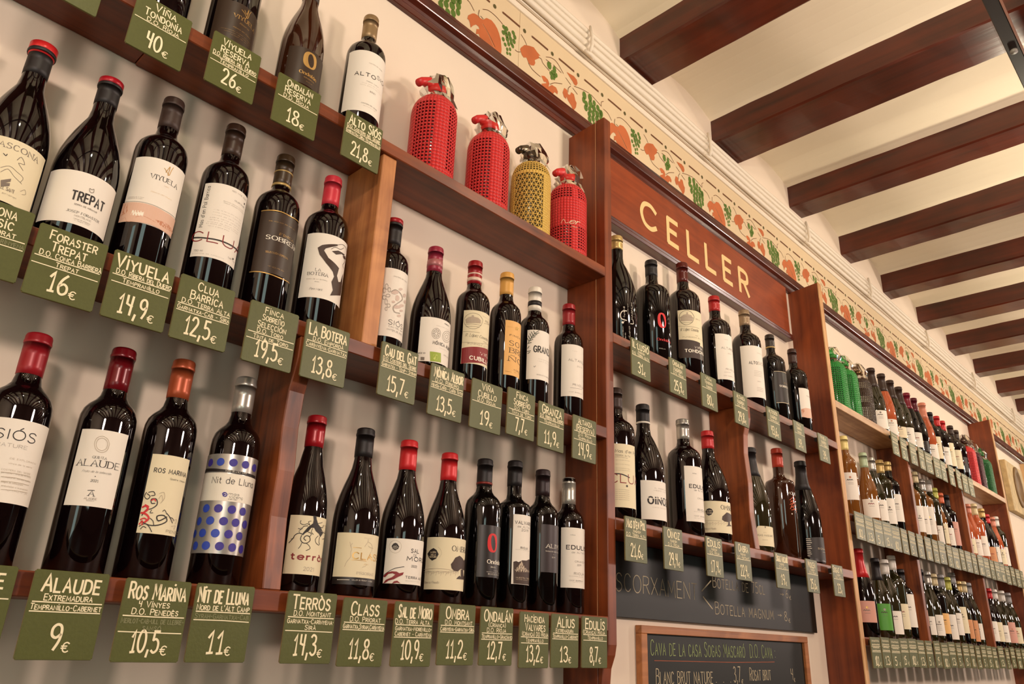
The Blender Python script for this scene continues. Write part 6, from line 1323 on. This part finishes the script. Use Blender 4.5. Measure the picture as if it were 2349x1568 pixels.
LT = [ # x centre, z top, name, do, grape, price, label, fade
 (.252, .852, ['Viña', 'Tondonia'], ['D.O. Rioja'], [], '40', 'at the top left edge, largest looking of the upper tags', 0),
 (.365, .861, ['Viyuela', 'Reserva'], ['D.O. Ribera del Duero'], ['Tempranillo'], '26', 'on the top shelf under the brown labelled bottle', 0),
 (.478, .855, ['Ondalán', 'Reserva'], ['D.O. Rioja'], [], '18', 'on the top shelf under the gold oval label', 0),
 (.610, .858, ['Alto Siós'], ['D.O. Costers del Segre'], ['Garnatxa·Sira·Tempranillo'], '21,8', 'at the end of the tag row, before the siphons', 0),
 (.131, .462, ['Cascona', 'Clàssic'], ['D.Q. Priorat'], ['Garnatxa - Carinyena'], '21', 'cut by the left edge of the picture, second row', 1),
 (.218, .455, ['Foraster', 'Trepat'], ['D.O. Conca Barberà'], ['Trepat'], '16', 'under the broad white labelled bottle', 0),
 (.306, .455, ['Viyuela'], ['D.O. Ribera del Duero'], ['Tempranillo'], '14,9', 'under the bottle with the pink landscape strip', 0),
 (.394, .454, ['Clua', 'Barrica'], ['D.O. Terra Alta'], ['Garnatxa-Cab - Sira'], '12,5', 'under the bottle with the big dark red letters', 0),
 (.499, .452, ['Finca', 'Sobreño', 'Selección'], ['D.O. Toro'], ['Tinta de Toro'], '19,5', 'under the bottle with gold lined black label', 0),
 (.593, .453, ['La Botera'], ['D.O. Empordà'], ['Carinyena·Garnatxa'], '13,8', 'under the bottle with the woman silhouette', 0),
 (.736, .460, ['Cau del Gat'], ['D.O. Costers del Segre'], ['Garnatxa - Temp·- Syrah'], '15,7', 'just right of the upper divider', 0),
 (.846, .453, ['Mònica Albor'], ['D.O. Ribeiro'], ['Mencía-Caíño - Caíño Tinto'], '13,5', 'under the raspberry capped bottle', 0),
 (.946, .452, ['Viña', 'Cubillo'], ['D.O. Rioja'], [], '19', 'under the label with the red lower band', 0),
 (1.040, .459, ['Finca', 'Sobreño'], ['D.O. Toro'], ['Tinta de Toro'], '7,7', 'under the yellow orange label', 0),
 (1.130, .453, ['Granza'], ['D.O. Ribera del Duero'], ['Tempranillo'], '11,9', 'under the white capped bottle', 0),
 (1.238, .450, ['Altanza', '(Reserva)'], [], ['D.O. Rioja', 'Tempranillo'], '14,9', 'at the right end of the second row by the first post', 0),
 (.212, .056, ['Nature'], ['Negre'], [], '', 'cut by the left edge of the picture, bottom row', 0),
 (.308, .0555, ['Alaude'], ['Extremadura'], ['Tempranillo-Cabernet'], '9', 'under the dark glossy red capsule, bottom row', 0),
 (.407, .054, ['Ros Marina'], ['4 Vinyes', 'D.O. Penedès'], ['Merlot-cab-ull de llebre-', 'samsó'], '10,5', 'under the bottle with the flourish', 1),
 (.4945, .0545, ['Nit de Lluna'], ["Nord de l'Alt Camp"], ['Syrah-Garnatxa-Cab.'], '11', 'under the blue dotted bottle', 1),
 (.6255, .054, ['Terròs'], ['D.O. Montsant'], ['Garnatxa-Carinyena·', 'Sirà'], '14,3', 'under the root drawing label', 0),
 (.7175, .0505, ['Class'], ['D.O. Priorat'], ['Garnatxa,Syrah,Carinyena'], '11,8', 'under the cracked white label', 0),
 (.812, .051, ['Sal de Moro'], ['D.O. Terra Alta'], ['Garnatxa-Morenillo-', 'Cabernet - Carinyena'], '10,9', 'under the label with the red brush stroke', 0),
 (.904, .0535, ['Ombra'], ['D.O. Montsant'], ['Carinyena-Garnatxa-Sirà'], '11,2', 'under the cream label with the tree, bottom row', 0),
 (.997, .0535, ['Ondalán'], ['(Criança)', 'D.O. Rioja'], ['Tempranillo-Graciano'], '12,7', 'under the black bottle with the red ring, bottom row', 0),
 (1.0935, .050, ['Hacienda', 'Valvares'], ['(Criança) DO Rioja'], ['Tempranillo'], '13,2', 'under the label with the rock photograph', 0),
 (1.1805, .0505, ['Alius'], ['Extremadura'], ['Tempranillo-Cabernet'], '13', 'under the dusky purple label', 0),
 (1.2705, .0505, ['Edulis'], ['(Criança) Rioja'], ['Tempranillo'], '8,7', 'at the right end of the bottom row on the first post', 0)]
for x, z, nm, do, gr, pr, tx, fd in LT:
    r, b = price_tag(x, z, .990, 'green price tag marked %s, %s' % ((pr + ' €') if pr else 'with no price in view', tx), 'price tags on the left shelving', rz=rt.uniform(-.02, .02), rx=rt.uniform(0, .02))
    write(b, nm, do, gr, pr, gfade=bool(fd), rules=1 if (not gr) else 2)
r, b = price_tag(.131, .865, .990, 'dark green price tag at the top edge of the picture, only its lower corner in view', 'price tags on the left shelving')
write(b, ['Reserva'], ['D.O. Rioja'], [], '', rules=1)
CT = [(1.4355, .684, ['Il·lusió'], ['Magnum', 'D.O. Terra Alta'], '31', 'first on the upper middle shelf'), (1.599, .682, ['Ondalán', 'Magnum'], ['D.O. Rioja'], '25,9', 'second on the upper middle shelf'),
 (1.752, .6835, ['Viña', 'Tondonia', 'Magnum'], [], '80', 'under the tallest magnum'), (1.925, .677, ['Altanza', 'Magnum'], ['D.O. Rioja'], '29,8', 'fourth on the upper middle shelf, over the small divider'),
 (2.125, .680, ['Altosiós', 'Magnum'], ['Tempranillo'], '43,6', 'fifth on the upper middle shelf'), (2.301, .678, ['Finca', 'Sobreño', 'Magnum'], [], '39', 'sixth on the upper middle shelf'), (2.483, .676, ['Viyuela', 'Magnum'], ['D.O. Ribera'], '39', 'last on the upper middle shelf, beside the second tall post'),
 (1.399, .2595, ["Mas d'en Pol"], ['Magnum', 'D.O. Terra Alta'], '21,6', 'first on the lower middle shelf'), (1.5455, .2555, ['Oinoz'], ['Magnum', 'D.O. Rioja'], '29,4', 'second on the lower middle shelf'), (1.729, .2555, ['Edulis'], ['Magnum', 'D.O. Rioja'], '17,4', 'third on the lower middle shelf'),
 (1.8745, .2585, ['Ombra'], ['Magnum', 'D.O. Montsant'], '22,4', 'left of the small divider on the lower middle shelf'), (2.094, .254, ['Sogas Mascaró'], ['Magnum', 'D.O. Cava'], '19', 'under the half hidden cava magnum'), (2.289, .256, ['Molen'], ['Magnum', 'D.O. Rioja'], '25,6', 'under the amber square shouldered magnum'), (2.478, .257, ['Sogas M.'], ['Magnum', 'D.O. Cava'], '23', 'last on the lower middle shelf, beside the second tall post')]
for x, z, nm, do, pr, tx in CT:
    r, b = price_tag(x, z, .977, 'olive price tag marked %s €, %s' % (pr, tx), 'price tags on the middle shelving', rz=rt.uniform(-.02, .02), wsc=1)
    write(b, nm, do, [], pr, rules=1)
# far tags: the writing is too small to read in the photograph, so it is only a scrawl
SCR = []
for q in range(4):
    P = Print(); v = -14
    for j in range(4):
        h = (7, 4.5, 4.5, 4)[j]; wd = (30, 32, 26, 33)[j]; n = int(wd * 1.0)
        P.ribbon('C', [(-wd + 2 * wd * i / n, v + (h if i % 2 else 0) * rt.uniform(.5, 1)) for i in range(n + 1)], 1.3, maxseg=90); v -= (10, 9, 9, 8)[j]
        if j in (1, 3): P.ribbon('C', [(-36, v + 5.5), (36, v + 5.5)], 1.3, maxseg=90)
    P.text('C', ('5', '15', '10,2', '13')[q], -18, -2 + 6 * q, -84, 26, 'h', jit=.4, k=4); P.text('C', '€', 18, 28, -86, 11, 'h', k=3)
    V, F = P.d['C']; me = bpy.data.meshes.new('handwriting'); me.from_pydata([(u / 1000, -.00195, vv / 1000) for u, vv, l in V], [], F); me.materials.append(CHALK); SCR.append(me)
TX = [3.199, 3.301, 3.416, 3.523, 3.617, 3.735, 3.827, 3.945, 4.059, 4.163, 4.264]
MX = [2.70, 2.785, 2.872, 2.960, 3.048, 3.140, 3.230, 3.322, 3.419, 3.509, 3.599, 3.699, 3.789, 3.884, 3.978, 4.075, 4.180, 4.278, 4.377, 4.476, 4.572, 4.672, 4.777, 4.884, 4.975]
BX2 = [2.70, 2.790, 2.878, 2.966, 3.054, 3.142, 3.232, 3.328, 3.418, 3.511, 3.601, 3.696, 3.784, 3.872, 3.960, 4.048, 4.136, 4.247, 4.358, 4.458, 4.570, 4.680, 4.790, 4.900]
for xs, z, nm in ((TX, S6 - .012, 'top'), (MX, .456, 'middle'), (BX2, .057, 'bottom')):
    for i, x in enumerate(xs):
        r, b = price_tag(x + .038, z + rt.uniform(-.003, .003), .984, 'small olive price tag, %s from the left on the %s far shelf' % (ORD[i], nm), 'price tags on the far shelving', rz=rt.uniform(-.05, .05))
        link('handwriting', SCR[(i + len(nm)) % 4], b)
# chalk writing on the two blackboards
P = Print()
def bp(x): return (x - 1.99) * 1000
CHK = {'C': mat('chalk_white', (196, 182, 150), .9), 'G': mat('chalk_green', (150, 166, 110), .9), 'D': mat('chalk_red', (150, 84, 60), .9)}
P.text('C', 'DESCORXAMENT', bp(1.435), bp(1.86), 118, 40, 'h', jit=.4, k=4, wsc=.42)
P.text('C', 'Botella de 75cl', bp(1.945), bp(2.245), 156, 30, 'h', jit=.4, k=4, wsc=.5); P.text('C', '>', bp(2.345), bp(2.372), 158, 12, 'h', wsc=1); P.text('C', '6', bp(2.385), bp(2.40), 156, 25, 'h', k=4, wsc=.6); P.text('C', '€', bp(2.408), bp(2.42), 152, 11, 'h', wsc=1)
P.text('C', 'Botella magnum', bp(1.95), bp(2.29), 88, 31, 'h', jit=.4, k=4, wsc=.5); P.text('C', '>', bp(2.318), bp(2.345), 96, 12, 'h', wsc=1); P.text('C', '8', bp(2.362), bp(2.38), 88, 26, 'h', k=4, wsc=.6); P.text('C', '€', bp(2.388), bp(2.40), 84, 11, 'h', wsc=1)
P.ribbon('C', [(bp(1.885), 142), (bp(1.935), 172)], 3.4, maxseg=200); P.ribbon('C', [(bp(1.89), 128), (bp(1.935), 100)], 3.4, maxseg=200)
P.emit(lambda u, v, l: (u / 1000, -.0124, v / 1000 - .14), cb, 'chalk_lettering', lambda c: CHK[c])
P = Print()
P.text('G', 'Cava de la casa Sogas Mascaró  D.O. Cava :', -405, 240, -4 + 160, 34, 'h', jit=.4, k=4, wsc=.5)
P.ribbon('D', [(-390, 144), (0, 143), (230, 146)], 1.8, maxseg=900)
P.text('C', 'Blanc brut nature', -385, -125, 92, 34, 'h', jit=.4, k=4, wsc=.5); P.text('C', '. . .', -110, -30, 94, 10, 'h', wsc=1); P.text('C', '3,7', -15, 22, 94, 38, 'h', k=4, wsc=.5); P.text('C', '€', 26, 36, 88, 12, 'h', wsc=1)
P.text('C', 'Rosat brut', 75, 200, 98, 32, 'h', jit=.4, k=4, wsc=.5); P.text('C', '4', 330, 345, 98, 30, 'h', wsc=.5); P.text('C', '€', 348, 356, 92, 10, 'h', wsc=1)
P.text('C', 'Blanc brut', -385, -225, 36, 32, 'h', jit=.4, k=4, wsc=.5); P.text('C', 'Semi sec', 75, 200, 38, 32, 'h', jit=.4, k=4, wsc=.5)
P.emit(lambda u, v, l: (u / 1000, -.0104, v / 1000 + .025), fb, 'chalk_lettering', lambda c: CHK[c])
